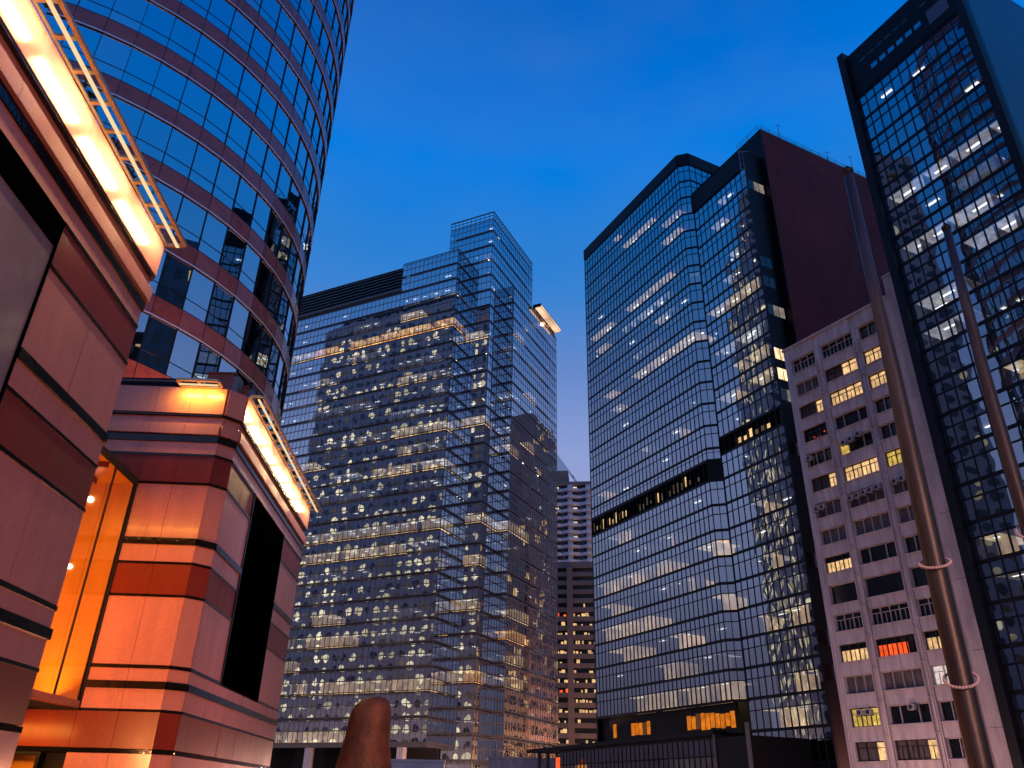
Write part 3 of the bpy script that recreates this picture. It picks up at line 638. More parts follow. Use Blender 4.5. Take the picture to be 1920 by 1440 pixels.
pl1 = [D0, D1, D2, add(D2, uB, 12), add(D0, uB, 13)]
slabs(dt, pl1, lo, 'D'); slabs(dt, pl1, up, 'D'); pl2 = [D2, D3, D4, add(D2, uB, 8)]
slabs(dt, pl2, l2, 'D'); slabs(dt, pl2, u2, 'D')
g = MB(); g.prism(inset(pl1, 4.6), -8, 80); part('core_wall', g, 'core', dt)
g = MB(); g.prism([add(D2, uB, 4.2), add(D4, uB, .6), add(add(D4, uB, 1), (uA[0], uA[1]), -8), add(add(D2, uB, 6), uA, 0)], -8, 75); part('core_wall', g, 'core', dt)
nA = fd1['nn']; nD2 = fd2['nn']
g = MB(); g.box(D0, fd1['u'], nA, -.1, la, -.3, .14, 82.1, 84.1); g.box(D1, fdc['u'], fdc['nn'], 0, lc, -.3, .14, 82.1, 84.1); g.box(D2, uB, fdr['nn'], 0, 12, -.3, .14, 82.1, 84.1)
g.prism(inset(pl1, .35), 83.2, 83.6); g.box(D0, uB, (-uB[1], uB[0]), 0, 13, -.1, .15, -8, 84.05)
part('parapet', g, 'black', dt)
g = MB(); g.box(D2, fd2['u'], nD2, -.15, ld, -.3, .18, 72.95, 76.0); part('parapet', g, 'black', dt)
g = MB(); g.prism(inset(pl2, .35), 75.2, 75.6); part('roof', g, 'black', dt)
g = MB(); g.box(D0, fd1['u'], nA, -.1, la, -.6, -.3, 33.5, 35.95); g.box(D1, fdc['u'], fdc['nn'], 0, lc, -.3, .05, 33.5, 35.95)
g.box(D0, fd1['u'], nA, -.1, la, -.3, .1, 35.7, 35.95); g.box(D2, fd2['u'], nD2, 0, ld, -.6, -.3, 36.5, 38.6)
for k in range(33): g.box(D0, fd1['u'], nA, k*la/32-.05, k*la/32+.05, -.3, .06, 33.5, 35.7)
for k in range(12): g.box(D2, fd2['u'], nD2, k*ld/11-.05, k*ld/11+.05, -.3, .06, 36.4, 38.6)
part('service_floor_band', g, 'black', dt)
r = random.Random(11)
for k in range(30):
    if r.random() < .62: g = MB(); g.box(D0, fd1['u'], nA, k*la/32+.1, (k+.9)*la/32, -.29, -.27, 33.9+r.random()*.4, 34.6+r.random()*.9, r.choice((0, 0, 1))); part('plant_room_light', g, ['dimwall', 'warmwall'], dt)
for k in range(3, 9): g = MB(); g.box(D2, fd2['u'], nD2, k*ld/11+.1, (k+.85)*ld/11, -.29, -.27, 37.0, 37.5+r.random()*.6, r.choice((0, 1))); part('plant_room_light', g, ['dimwall', 'warmwall'], dt)
# dark return face with a few windows, dark core front, maroon side wall
fr = face(D3, 63.7, 3.11, 3, 0, 76, 1)
g = MB(); g.box(D3, uB, fr['nn'], 0.01, 3.11, -.5, 0, -8, 76.0)
g.box(D4, uA, nA, -14, -.01, -.5, .03, 76.0, 80.5); g.box(D4, uA, nA, -.01, .85, -.5, .04, -8, 80.5); part('dark_wall', g, 'black', dt)
for i, z in enumerate([69.6, 57.5, 54.6, 44.6, 42.0, 39.4, 33, 21, 13.5, 50.6, 10.4]):
    g = MB(); kind = (2, 1, 1, 0, 0, 2, 1, 1, 1, 2, 1)[i]
    for k in range(3): g.box(D3, uB, fr['nn'], .25+k*.9, .25+k*.9+.78, -.02, .015, z, z+1.45, kind if k else (0 if kind == 0 else 1))
    part('side_window', g, ['warmceil', 'dpane', 'dimceil'], dt)
D4b = add(D4, uA, .85)
g = MB(); g.box(D4b, dv(63.7), fr['nn'], 0, 21.5, -.4, 0, -8, 80.5); part('maroon_side_wall', g, 'redwall', dt)
g = MB(); g.prism([add(D4, uA, -14), add(D4, uA, .3), add(add(D4, uA, .3), uB, 21), add(add(D4, uA, -14), uB, 21)], 79.7, 80.1); part('roof', g, 'black', dt)
g = MB(); g.prism([add(D5, uB, .4), add(add(D5, uB, .4), uA, -24), add(add(D5, uB, .1), uA, -24), add(D5, uB, .1)], -8, 80); part('rear_wall', g, 'black', dt)
def railing(name, label, O, u, ln, z, hgt=1.0, group=None):
    t = thing(name, label, 'railing', (O[0], O[1], z), group); g = MB()
    e = add(O, u, ln)
    for q in (.5, 1.0): g.tube((O[0], O[1], z+hgt*q), (e[0], e[1], z+hgt*q), .03, n=6)
    part('rail', g, 'alu', t)
    n = max(2, int(ln/1.5)); 
    for k in range(n+1):
        g = MB(); p = add(O, u, k*ln/n); g.tube((p[0], p[1], z), (p[0], p[1], z+hgt), .03, n=6); part('post', g, 'alu', t)
    return t
for a_, h_ in ((3.5, 2.6), (12.5, 1.8), (17.4, 3.1)):
    g = MB(); c = add(D4b, uB, a_); g.tube((c[0], c[1], 80.1), (c[0], c[1], 80.5+h_), .05, .03, 6); g.tube((c[0]-.4, c[1], 80.2+h_), (c[0]+.4, c[1], 80.2+h_), .03, .03, 6); part('aerial', g, 'alu', dt)
O_ = add(add(D4b, uB, .3), fr['nn'], -.2)
railing('roof_railing', 'thin roof railing above the maroon wall, right hand run', O_, uB, 20, 80.5, .9, 'roof railings on the dark tower')
railing('roof_railing', 'short roof railing on the dark front edge above the maroon wall corner', add(D4b, uA, -4.5), uA, 4.2, 80.5, .9, 'roof railings on the dark tower')
t = thing('window_gondola', 'cleaning gondola frame at the top right corner of the dark tower glass', 'gondola', (*D3, 70))
g = MB()
for a in (-.15, .45): g.tube((*add(add(D3, nD2, .5), uB, a), 69.5), (*add(add(D3, nD2, .5), uB, a), 75.5), .045, n=6)
for k in range(7): g.tube((*add(add(D3, nD2, .5), uB, -.15), 69.8+k*.9), (*add(add(D3, nD2, .5), uB, .45), 69.8+k*.9), .03, n=6)
part('ladder_frame', g, 'alul', t)
g = MB(); g.tube((*add(D3, nD2, .5), 75.4), (*add(D3, nD2, -1.5), 76.4), .06, n=6); part('arm', g, 'alul', t)
UP = lambda z, a0, a1, k, fx=.7: lit_at(dt, dict(fd1), up, 'D', z, a0, a1, k, fx, 4)
LO = lambda z, a0, a1, k, fx=.7: lit_at(dt, dict(fd1), lo, 'D', z, a0, a1, k, fx, 4)
for a in [(76.3, 10.4, 18.5, 'warm', .9), (64.4, .4, 6.5, 'warm', .8), (61.5, 1.7, 4.9, 'warm', .2), (64.6, 10.3, 18.7, 'warm', .9), (61.6, 9, 21, 'cool', .9), (53.3, 11, 25.3, 'warm', .9), (55.9, 12, 18, 'dim', .9), (40.6, 19, 20.8, 'white', .1), (49.7, 5.3, 7.9, 'white', .3), (37.8, .9, 3.2, 'white', .1)]: UP(*a)
for a in [(25.8, 0, 16, 'white', .3), (24.9, 21.6, 25.3, 'warm', .3), (29.4, 8, 12, 'dim', .9), (28.6, 14, 17.8, 'dim', .8), (19.3, .6, 12, 'warm', .5), (13.6, 12, 16.6, 'white', .1), (10.5, 6, 25.3, 'warm', .6), (16.6, 2, 8, 'warm', .3), (31.7, 4, 9, 'dim', .6), (19.3, 23.4, 25.3, 'warm', .1), (22.4, 12.5, 21, 'dim', .6)]: LO(*a)
for z, k in ((25.3, 'amber'), (19.3, 'warm'), (10.5, 'warm')): lit_at(dt, fdc, lo, 'D', z, 0, 2, k, .7, 2)
for z, k in ((60.8, 'dim'), (52.3, 'dim')): lit_at(dt, fdc, up, 'D', z, 0, 2, k, .7, 2)
for z, a0, a1, k, f in [(54.2, -.2, 10.2, 'warm', .9), (50.6, .6, 10.2, 'cool', .9), (41.6, 0, 3.4, 'white', .7), (41.6, 5.6, 10.2, 'warm', .8), (44.6, 5.5, 9.4, 'warm', .5), (57, 3.5, 5.5, 'cool', .2), (60, 5, 7, 'cool', .9)]: lit_at(dt, fd2, u2, 'D', z, a0, a1, k, f, 4)
for z, a0, a1, k, f in [(15, 5.6, 9.6, 'warm', .8), (12, 7.6, 10.1, 'warm', .3), (21, 4.2, 5.6, 'white', .1), (12, 5.2, 6.5, 'white', .1), (3, 4, 9.5, 'dim', .8)]: lit_at(dt, fd2, l2, 'D', z, a0, a1, k, f, 4)
dashes(dt, dict(fd1, z0=35, z1=82.1), up, 'D', .05, 21); dashes(dt, dict(fd1, z0=9, z1=33.6), lo, 'D', .08, 22); dashes(dt, fd2, u2, 'D', .12, 23); dashes(dt, fd2, l2, 'D', .1, 24)
rr_ = random.Random(91)
for lv_, F_, n_ in ((up, dict(fd1), 11), (lo, dict(fd1), 9), (u2, fd2, 6), (l2, fd2, 7)):
    for q in range(n_):
        i = rr_.randrange(1, len(lv_)-1); a = rr_.uniform(0, F_['len']*.8); lit_at(dt, F_, lv_, 'D', lv_[i]+1, a, a+rr_.choice((.85, 1.7, 2.6, 4.2)), rr_.choice(('dim', 'warm', 'white', 'cool')), .5, 4)
# base storey with amber rooms
g = MB(); g.box(D0, fd1['u'], nA, 0, la, -.8, -.5, -8, 9.4); part('base_wall', g, 'black', dt)
g = MB(); r = random.Random(5)
for a0, a1 in ((6.9, 10.6), (17.6, 25.4), (3.0, 3.9)):
    a = a0
    while a < a1-.3: g.box(D0, fd1['u'], nA, a, a+.6, -.5, -.42, 7.0+r.random()*.2, 8.7-r.random()*.3, r.choice((0, 0, 0, 1))); part('base_window', g, ['orangewin', 'orange'], dt); g = MB(); a += .79

# dark glazed annex in front of it
ax = thing('glass_annex', 'low dark glazed annex with flat roof edge at the foot of the dark tower', 'building', (14, 92, -8))
X0 = (7.0, 106.8); X1 = (19.2, 77.7); an, ln = seg(X0, X1); fx_ = face(X0, an, ln, 36, -8, 5.6, 1)
lx = [-7.9, -3.4, 1.1, 5.5]
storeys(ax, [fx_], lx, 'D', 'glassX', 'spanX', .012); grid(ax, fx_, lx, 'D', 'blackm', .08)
nX = fx_['nn']
g = MB(); g.box(X0, fx_['u'], nX, -9, ln+.3, -1, .5, 5.55, 5.95); g.box(X0, fx_['u'], nX, -9, ln, -3.3, -1, 5.55, 5.9); part('roof', g, 'black', ax)
g = MB(); g.box(X0, fx_['u'], nX, 0, ln, -3.4, -3, -8, 5.5); g.box(X1, fx_['u'], nX, .1, 5.2, -6, .4, -8, 5.3); part('dark_wall', g, 'black', ax)
g = MB(); g.box(X1, fx_['u'], nX, .32, .5, .41, .55, -8, 5.6); g.box(X1, fx_['u'], nX, 5.0, 5.35, .41, .6, -8, 6.3); part('post', g, 'alu', ax)
rooms(ax, fx_, 1.1, 4.4, 'D', 20, 30, 'dim', 2.5, .9); rooms(ax, fx_, -3.4, 4.5, 'D', 14, 28, 'dim', 2.5, .9); rooms(ax, fx_, 1.1, 4.4, 'D', 2.6, 3.4, 'amber', 2, .1)
for k in range(3):
    g = MB(); g.box(X0, fx_['u'], nX, -8+k*2.6, -7.7+k*2.6, -1, -.7, -8, 5.5); part('column', g, 'alu', ax)

# ================================================================ right hand tower
rt = thing('grid_office_tower', 'blue reflective gridded tower with black corner piers at the right edge', 'tower', (38, 52, -8))
R0 = (33.56, 55.41); RL = 11.2; fR = face(R0, FA, RL, 12, -8, 62.1, 1); nR = fR['nn']
rl = [62.1-2.9*k for k in range(24, -1, -1)]
storeys(rt, [fR], rl, 'R', 'glassR', 'spanR', .0016); grid(rt, fR, rl, 'R', 'blackm', .095)
R1 = add(R0, uA, RL); rp_ = [R0, R1, add(R1, uB, 22), add(R0, uB, 22)]
slabs(rt, rp_, rl, 'R'); g = MB(); g.prism(inset(rp_, 5), -8, 60); part('core_wall', g, 'core', rt)
g = MB(); g.box(R0, uA, nR, 0, RL, -.5, .12, 62.2, 68.0); part('parapet', g, 'black', rt); g = MB()
g.prism(inset(rp_, .55), 67, 67.4); part('roof', g, 'black', rt)
for row, (z, ks) in enumerate(((64.0, (1, 2, 3, 4, 5, 6)), (65.9, (0, 1, 2, 3, 4, 5, 7)))):
    for k in ks:
        g = MB(); g.box(R0, uA, nR, 1.35+k*.98, 1.35+k*.98+.68, .121, .15, z, z+(.55 if row == 0 else .3)); part('parapet_vent', g, 'spanR' if row == 0 else 'flgt', rt)
g = MB(); g.box(R0, uA, nR, 8.6, 10.6, .121, .16, 63.2, 64.9); part('vent_panel', g, 'alu', rt)
g = MB(); g.box(R0, uA, nR, -.72, -.02, -.6, .55, -8, 68.6); part('corner_pier', g, 'blackm', rt)
g = MB(); g.box(R0, uA, nR, RL+.02, RL+.7, -.6, .5, -8, 68.3); part('corner_pier', g, 'blackm', rt)
R2 = add(R1, uA, .7)
g = MB()
for k in range(7): g.box(R2, uB, (uB[1], -uB[0]), .01+k*3.6, .01+(k+1)*3.6-.02, -.4, 0, -8, 68.3)
part('side_wall', g, 'metalpanel', rt)
g = MB(); g.box(R0, uB, (-uB[1], uB[0]), .05, 22, -.3, 0, -8, 67.9); part('side_wall', g, 'black', rt)
for z, a0, a1, k, f in [(48.4, 0, 11, 'cool', .85), (42.6, .4, 8.6, 'cool', 1), (39.3, 5.5, 11, 'cool', .9), (36.9, .2, 4.8, 'cool', 1), (34.3, .3, 4.6, 'cool', 1), (31.2, 8, 9.6, 'amber', .8), (28.5, 5.6, 7, 'warm', .3), (44.8, 6, 10, 'dim', .6), (13, 1, 3, 'dim', .4), (16.2, .4, 2, 'warm', .4), (10.2, 3, 5, 'dim', .9)]:
    lit_at(rt, fR, rl, 'R', z, a0, a1, k, f, 4.5)
dashes(rt, fR, rl, 'R', .14, 41)

# ================================================================ white apartment block
wa = thing('apartment_block', 'off white concrete apartment block with three columns of windows', 'building', (32, 62, -8))
W0 = (28.03, 70.04); AW = 149.0; uW = dv(AW); nW = (uW[1], -uW[0]); uD = dv(AW-90)
cols = [(.63, 3.36), (4.17, 7.70), (8.45, 11.2)]
tops = [40.1]+[37.4-2.515*(i-1) for i in range(1, 18)]; hts = [1.55]+[1.42]*17
big = {9: (.25, .3)}
def wx(i): return hts[i]+(big[i][0] if i in big else 0)
g = MB(); zt = 41.5
xs = [(-.1, .63), (3.36, 4.17), (7.70, 8.45), (11.2, 12.0)]
for a0, a1 in xs: g.box(W0, uW, nW, a0, a1, -.5, 0 if a0 in (-.1, 11.2) else -.12, -8, zt)
prev = zt
for i, tz in enumerate(tops):
    for c0, c1 in cols: g.box(W0, uW, nW, c0+.001, c1-.001, -.5, -.004, tz, prev)
    prev = tz-hts[i]-(big[i][0] if i in big else 0)
for c0, c1 in cols: g.box(W0, uW, nW, c0+.001, c1-.001, -.5, -.004, -8, prev)
g.box(W0, uW, nW, 12.0, 16.5, -.5, 0, -8, 43.6); part('front_wall', g, 'white', wa)
g = MB()
for a in (3.42, 4.02, 7.78, 8.34): g.box(W0, uW, nW, a, a+.08, -.119, .10, -8, 38.9)
part('pilaster_fin', g, 'white', wa)
for a in (.28, 3.9, 8.1, 11.6):
    g = MB(); c = add(add(W0, uW, a), nW, .06 if a in (.28, 11.6) else -.05); g.tube((c[0], c[1], -8), (c[0], c[1], 40.5), .045, .045, 8); part('drain_pipe', g, 'conc2', wa)
g = MB()
for i in range(1, 17):
    for a, b in ((3.38, 4.15), (7.72, 8.43)): g = MB(); g.box(W0, uW, nW, a, b, -.118, .06, tops[i]+.32, tops[i]+.40); part('fin_bracket', g, 'white', wa)
g = MB(); g.box(W0, uW, nW, -.2, 12.05, -.6, .14, 41.5, 41.72); g.box(W0, uW, nW, 11.98, 16.6, -.6, .12, 43.6, 43.8); g.box(W0, uW, nW, -.1, 16.5, -10, -.61, 41.3, 41.5); part('roof', g, 'white', wa)
g = MB(); g.box(W0, uD, (-uD[1], uD[0]), 0.5, 10, -.3, .1, -8, 41.45); g.box(add(W0, uD, 10), uW, nW, 0, 16.5, -.3, 0, -8, 41.4); part('side_wall', g, 'white', wa)
g = MB(); g.box(W0, uW, nW, .2, 16, -1.6, -1.5, -8, 41.2); part('core_wall', g, 'core', wa)
g = MB(); g.box(W0, uW, nW, 13.1, 13.3, .001, .02, 41.4, 42.5); part('stair_slot', g, 'dpane', wa)
for z in (36.4, 31.2, 26, 20.8, 15.6, 10.4, 5.2): g = MB(); g.box(W0, uW, nW, 12.0, 16.5, .0005, .006, z, z+.03); part('wall_joint', g, 'joint', wa)
# what every window shows: d dark, g grid, c curtain, L lit, r red, y yellow, w white, h half lit
code = ['gcpRdpccLDgLcyh', 'ghLdqLccdDgrcdp', 'dLLddyccdDgoWdd']
def window(c0, c1, zb, zt2, k, ci, fi):
    g = MB(); o = (W0, uW, nW)
    n = 3 if ci != 1 else (4 if k not in 'dDq' else 3)
    big_ = k == 'D'
    cuts = [0]+([.27, .73] if (ci == 1 and k in 'dq') else [j/n for j in range(1, n)])+[1]
    ww = c1-c0; fm = 'darkfr' if k in 'LrypoRh' else 'whitefr'
    fr_ = MB()
    fr_.box(*o, c0+.002, c1-.002, -.33, -.22, zb, zb+.07); fr_.box(*o, c0+.002, c1-.002, -.33, -.22, zt2-.07, zt2-.001)
    for q in cuts:
        x = c0+.03+q*(ww-.06)
        if not big_: fr_.box(*o, x-.028, x+.028, -.34, -.20, zb+.001, zt2-.002)
    if k in 'gLrpyohWR' : fr_.box(*o, c0+.002, c1-.002, -.325, -.23, zb+.66*(zt2-zb), zb+.66*(zt2-zb)+.045)
    if k in 'gLrpyoW':
        for j in range(len(cuts)-1):
            x = c0+(cuts[j]+cuts[j+1])/2*ww; fr_.box(*o, x-.016, x+.016, -.32, -.235, zb+.07, zb+.64*(zt2-zb))
    p = MB(); mats = ['dpane', 'roomlit', 'roomyel', 'roomred', 'roomwhite', 'curtain']
    for j in range(len(cuts)-1):
        x0, x1 = c0+cuts[j]*ww, c0+cuts[j+1]*ww; m = {'d': 0, 'D': 0, 'g': 0, 'c': 5, 'L': 1, 'y': 2, 'r': 3, 'R': 0, 'W': 4, 'o': 1}.get(k, 0)
        if k == 'r' and j == len(cuts)-2: m = 0
        if k == 'p': m = 1 if j == len(cuts)-2 else 5
        if k == 'h': m = 1 if j >= len(cuts)-2-(ci == 1) else 5
        if k == 'q': m = 2 if j == 0 else 0
        if k == 'L' and ci == 0 and fi == 8: m = 1
        zz = zt2-.002
        if k in 'rLo' and fi in (8, 11): p.box(*o, x0, x1, -.42, -.40, zb+.70*(zt2-zb), zz, 0); zz = zb+.70*(zt2-zb)-.002
        p.box(*o, x0+.001, x1-.001, -.42, -.40, zb, zz, m)
    wo_ = part('window', p, mats, wa); part('window_frame', fr_, fm, None); f = bpy.context.scene.collection.objects[-1]
    f.parent = wo_; f.matrix_parent_inverse = (Matrix.Translation(wa.matrix_basis.translation)).inverted() @ Matrix.Translation(wa.matrix_basis.translation)
    f.matrix_parent_inverse = Matrix.Identity(4)
    s = MB(); s.box(*o, c0-.06, c1+.06, -.2, .09, zb-.09, zb-.001); so = part('sill', s, 'white', None); so.parent = wo_; so.matrix_parent_inverse = Matrix.Identity(4)
    if k == 'R':
        b = MB()
        for q in (.35, .5, .62, .8): b.ball(Vector((*add(add(W0, uW, c0+q*ww), nW, -.35), zb+.45+.25*math.sin(q*9))), .09, 6)
        bo = part('lantern', b, 'roomred', None); bo.parent = wo_; bo.matrix_parent_inverse = Matrix.Identity(4)
for ci, (c0, c1) in enumerate(cols):
    for fi in range(15):
        tz = tops[fi]; zb = tz-hts[fi]-(big[fi][0] if fi in big else 0)
        window(c0+.02, c1-.02, zb+.002, tz-.002, code[ci][fi], ci, fi)
# air conditioners
acs = [(4.75, 29.2, 'the leftmost unit on the long ledge under the dark middle windows'), (5.5, 29.3, 'second unit on the ledge under the dark middle windows'), (6.35, 29.5, 'third unit on the ledge under the dark middle windows'), (.8, 29.0, 'alone below the red lit window at the building corner'),
       (4.35, 24.0, 'first of five in a row under the bright middle window'), (5.05, 24.05, 'second of five in a row under the bright middle window'), (5.75, 24.1, 'middle one of five under the bright middle window'), (6.4, 24.15, 'fourth of five in a row under the bright middle window'), (7.1, 24.2, 'last of five in a row under the bright middle window'),
       (.75, 24.0, 'left of a pair near the building corner'), (1.35, 24.05, 'right of a pair near the building corner'), (8.8, 24.2, 'left of a pair in the right window column'), (9.5, 24.25, 'right of a pair in the right window column'),
       (1.6, 6.6, 'left unit below the grey curtained corner window'), (2.4, 6.6, 'right unit below the grey curtained corner window'), (6.2, 6.7, 'alone in the middle column below grey curtains')]
for a, z, lab in acs:
    c = add(W0, uW, a); t = thing('air_conditioner', 'pale air conditioner, '+lab, 'air conditioner', (c[0], c[1], z), 'air conditioners on the apartment block')
    g = MB(); g.box(c, uW, nW, 0, .58, .07, .42, z, z+.44); part('casing', g, 'acw', t)
    g = MB(); q = add(add(c, uW, .26), nW, .42); q2 = add(q, nW, .02); g.tube((q[0], q[1], z+.22), (q2[0], q2[1], z+.22), .17, .17, 14); part('fan', g, 'darkfr', t)
    g = MB(); g.box(c, uW, nW, .02, .08, .01, .5, z-.05, z-.005); g.box(c, uW, nW, .5, .56, .01, .5, z-.05, z-.005); part('bracket', g, 'darkfr', t)

# ================================================================ distant buildings in the gap
e2 = thing('banded_office_block', 'brown concrete office block with dark ribbon windows seen in the narrow gap', 'building', (20, 262, -8))
E0 = (14.5, 262.); ue = dv(98); ne = (ue[1], -ue[0]); ne = (ne[0], ne[1]) if ne[1] < 0 else (-ne[0], -ne[1])
g = MB(); g.box(E0, ue, ne, 0, 24, -20, -.8, -8, 67); part('core_wall', g, 'core', e2)
r = random.Random(9)
for i in range(19):
    z = 14+i*2.9
    g = MB(); g.box(E0, ue, ne, -.2, 24, -.8, 0, z, z+1.45); part('concrete_band', g, 'concrete', e2)
    g = MB(); g.box(E0, ue, ne, 0, 24, -.79, -.7, z+1.46, z+2.89)
    x = .5
    while x < 23:
        p = .75 if i in (3, 4, 6, 9, 10, 11, 13) else (.35 if i < 15 else 0)
        if r.random() < p*.8: g.box(E0, ue, ne, x, x+r.uniform(.4, 1.2), -.69, -.66, z+1.5, z+1.9+r.random()*.8, 1 if not (i in (13, 5) and x < 6) else 2)
        x += r.uniform(.7, 1.5)
    part('ribbon_window', g, ['flgt', 'roomlit', 'redsign'], e2)
for x in (5.3, 16): g = MB(); g.box(E0, ue, ne, x, x+1.9, -.2, .8, -8, 69); part('pier', g, 'concrete', e2)
g = MB(); g.box(E0, ue, ne, -.3, 24, -20, .3, 69, 71); part('parapet', g, 'concrete', e2)
g = MB(); g.box(E0, ue, ne, -.3, 24, -3, -.1, -8, 13.9); part('base_wall', g, 'concrete', e2)
e1 = thing('zigzag_balcony_tower', 'pale tower with zigzag balcony bands and a slanted glass roof in the gap', 'building', (24, 305, -8))
Z0 = (14., 305.); uz = dv(97); nz = (uz[1], -uz[0]); nz = nz if nz[1] < 0 else (-nz[0], -nz[1])
g = MB(); g.box(Z0, uz, nz, 0, 28, -20, -3.2, -8, 114.5); part('core_wall', g, 'conc2', e1)
per = 7.4
def saw(z0, z1, d0, inner, m, g, x0=0, n=4):
    for k in range(n):
        a = x0+k*per
        P = lambda x, b: add(add(Z0, uz, x), nz, b)
        g.prism([P(a, inner), P(a, d0), P(a+per*.38, d0+1.7), P(a+per*.40, d0+1.7), P(a+per-.01, d0+.0), P(a+per-.01, inner)], z0, z1, m)
for i in range(14):
    z = 73.5+i*2.95
    g = MB(); saw(z, z+1.1, -.6, -3.1, 0, g); part('balcony_band', g, 'conc2', e1)
    g = MB()
    for k in range(4):
        a = k*per; g.box(Z0, uz, nz, a+1.2, a+per-1.2, -3.1, -1.7, z+1.11, z+2.94, 1)
        g.box(Z0, uz, nz, a+2.3, a+4.3, -1.69, -.2, z+1.11, z+2.94, 0)
        if r.random() < .3: g.box(Z0, uz, nz, a+4.5, a+6.1, -1.69, -1.6, z+1.2, z+2.3, 2)
    part('balcony_bay', g, ['conc2', 'flgt', 'roomwhite'], e1)
g = MB(); g.box(Z0, uz, nz, 0, 28, -14, -.2, 114.6, 116); g.box(Z0, uz, nz, 0, 10, -12, -2, 116.01, 121.5); part('roof_block', g, 'concrete', e1)
g = MB(); P = lambda x, b, z: (*add(add(Z0, uz, x), nz, b), z)
g.poly([P(-2, -4, 141), P(14.6, -4, 116.1), P(14.6, -9, 116.1), P(-2, -9, 141)]); g.poly([P(-2, -4, 141), P(-2, -4, 121.6), P(10.8, -4, 121.6)]); part('slanted_roof', g, 'spanB', e1)
g = MB(); g.box(Z0, uz, nz, -2, -.6, -6, -4.2, 122, 147); part('lift_tower', g, 'concrete', e1)

# ================================================================ towers behind and beside, seen in the glass
pt = thing('round_window_tower', 'grey tower with rows of round windows, seen mirrored in the glass facades', 'tower', (-85, 100, -8))
J0 = (-128.3, 136.6); J1 = (-68.15, 107.25); aj, lj = seg(J0, J1); uj = dv(aj); nj = (-uj[1], uj[0]); uk = dv(aj+90)
if nj[1] < 0: nj = (-nj[0], -nj[1])
uk = (-nj[0], -nj[1]); J3 = add(J1, uk, 52); J4 = add(J0, uk, 52); HJ = 156
M['portdark'] = mat('dark_round_window', (.07, .075, .09), .2)
g = MB(); g.prism([J0, J1, J3, J4], -8, HJ); part('wall', g, 'jard', pt)
nk = uj
r = random.Random(77)
for i in range(46):
    z = 1.5+i*3.3; g = MB(); dens = .72 if i % 5 == 2 else (.42 if i < 24 else .25)
    for (O, u, n_, ln_) in ((J0, uj, nj, lj), (J1, uk, nk, 52)):
        m_ = int(ln_/3.3)
        for k in range(m_):
            x = (k+.5)*ln_/m_; c = add(add(O, u, x), n_, .03); t_ = r.random()*(1 if ln_ == lj else 5); mt = 1 if t_ < dens else (2 if t_ < dens+.18 else 0)
            pts = [(c[0]+u[0]*1.0*math.cos(q), c[1]+u[1]*1.0*math.cos(q), z+1.7+1.0*math.sin(q)) for q in [j*math.pi/6 for j in range(12)]]
            g.poly(pts, mt)
    part('round_window_row', g, ['portdark', 'portlit', 'portdim'], pt)
g = MB(); g.prism(inset([J0, J1, J3, J4], 4), HJ, HJ+5); part('roof_block', g, 'black', pt)
for q_, (a_, b_) in enumerate(((8, 12), (30, 12), (55, 12))):
    c_ = add(add(J0, uj, a_), nj, b_); t = thing('facade_floodlight', 'floodlight post before the round window tower, '+('far end', 'middle', 'near end')[q_], 'light fixture', (c_[0], c_[1], -8), 'floodlights before the round window tower')
    g = MB(); g.tube((c_[0], c_[1], -8), (c_[0], c_[1], 0), .15); part('post', g, 'blackm', t)
    g = MB(); g.abox(c_[0]-.5, c_[0]+.5, c_[1]-.3, c_[1]+.3, 0, .7); part('housing', g, 'blackm', t)
    lamp('flood_lamp', 'POINT', (c_[0], c_[1], 1.4), (1, .62, .5), 4500, t, size=1)
def mirrored(name, label, O, ang, ln_, dep, h, mt, fh=4, rib=3.2, lit=.2, seed=1, glow=None):
    t = thing(name, label, 'tower', (O[0], O[1], -8)); u = dv(ang); n_ = (u[1], -u[0]); r = random.Random(seed)
    g = MB(); g.box(O, u, n_, 0, ln_, -dep, 0, -8, h); part('wall', g, mt, t)
    for i in range(int(h/fh)-1):
        g = MB(); z = 4+i*fh; x = .8
        while x < ln_-rib: 
            g.box(O, u, n_, x, x+rib*.55, .001, .04, z, z+fh*.62, 1 if r.random() < lit else 0); x += rib
        part('window_row', g, ['dpane', 'roomlit'], t)
    return t
mirrored('dark_office_tower', 'dark office tower right of the viewpoint, taller of two, mirrored in the curved tower', (84, 34), 180, 24, 20, 92, 'metalpanel', 3.6, 2.6, .2, 12)
mirrored('dark_office_tower', 'dark office tower right of the viewpoint, lower of two, mirrored in the curved tower', (70, 2), 180, 30, 20, 66, 'black', 3.6, 2.8, .25, 14)
mirrored('stone_hotel_tower', 'brown stone tower behind the viewpoint, mirrored in the curved tower', (44, -44), 225, 22, 20, 78, 'concrete', 3.6, 2.6, .25, 15)
# reflections wanted in the right flank of the blue tower (mirror about its plane, normal 116 deg)
mirrored('pink_stone_tower', 'pink stone tower standing behind the dark tower, seen mirrored in the blue tower flank', (117, 290), 206, 48, 30, 140, 'pinkst', 4, 2.4, .12, 3)
mirrored('old_stone_block', 'lower stone block with upright windows mirrored in the blue tower flank', (100, 253), 206, 40, 10, 94, 'concrete', 4, 3.0, .15, 4)
for i, (x, y) in enumerate(((90, 268), (76, 238))):
    t = thing('facade_floodlight', 'floodlight on a short post washing the %s' % ('pink stone tower', 'lower stone block')[i], 'light fixture', (x, y, -8))
    g = MB(); g.tube((x, y, -8), (x, y, -1), .15); part('post', g, 'blackm', t)
    g = MB(); g.abox(x-.5, x+.5, y-.3, y+.3, -1, -.3); part('housing', g, 'blackm', t)
    lamp('flood_lamp', 'POINT', (x, y, .5), (1, .5, .22), 55000, t, size=1)

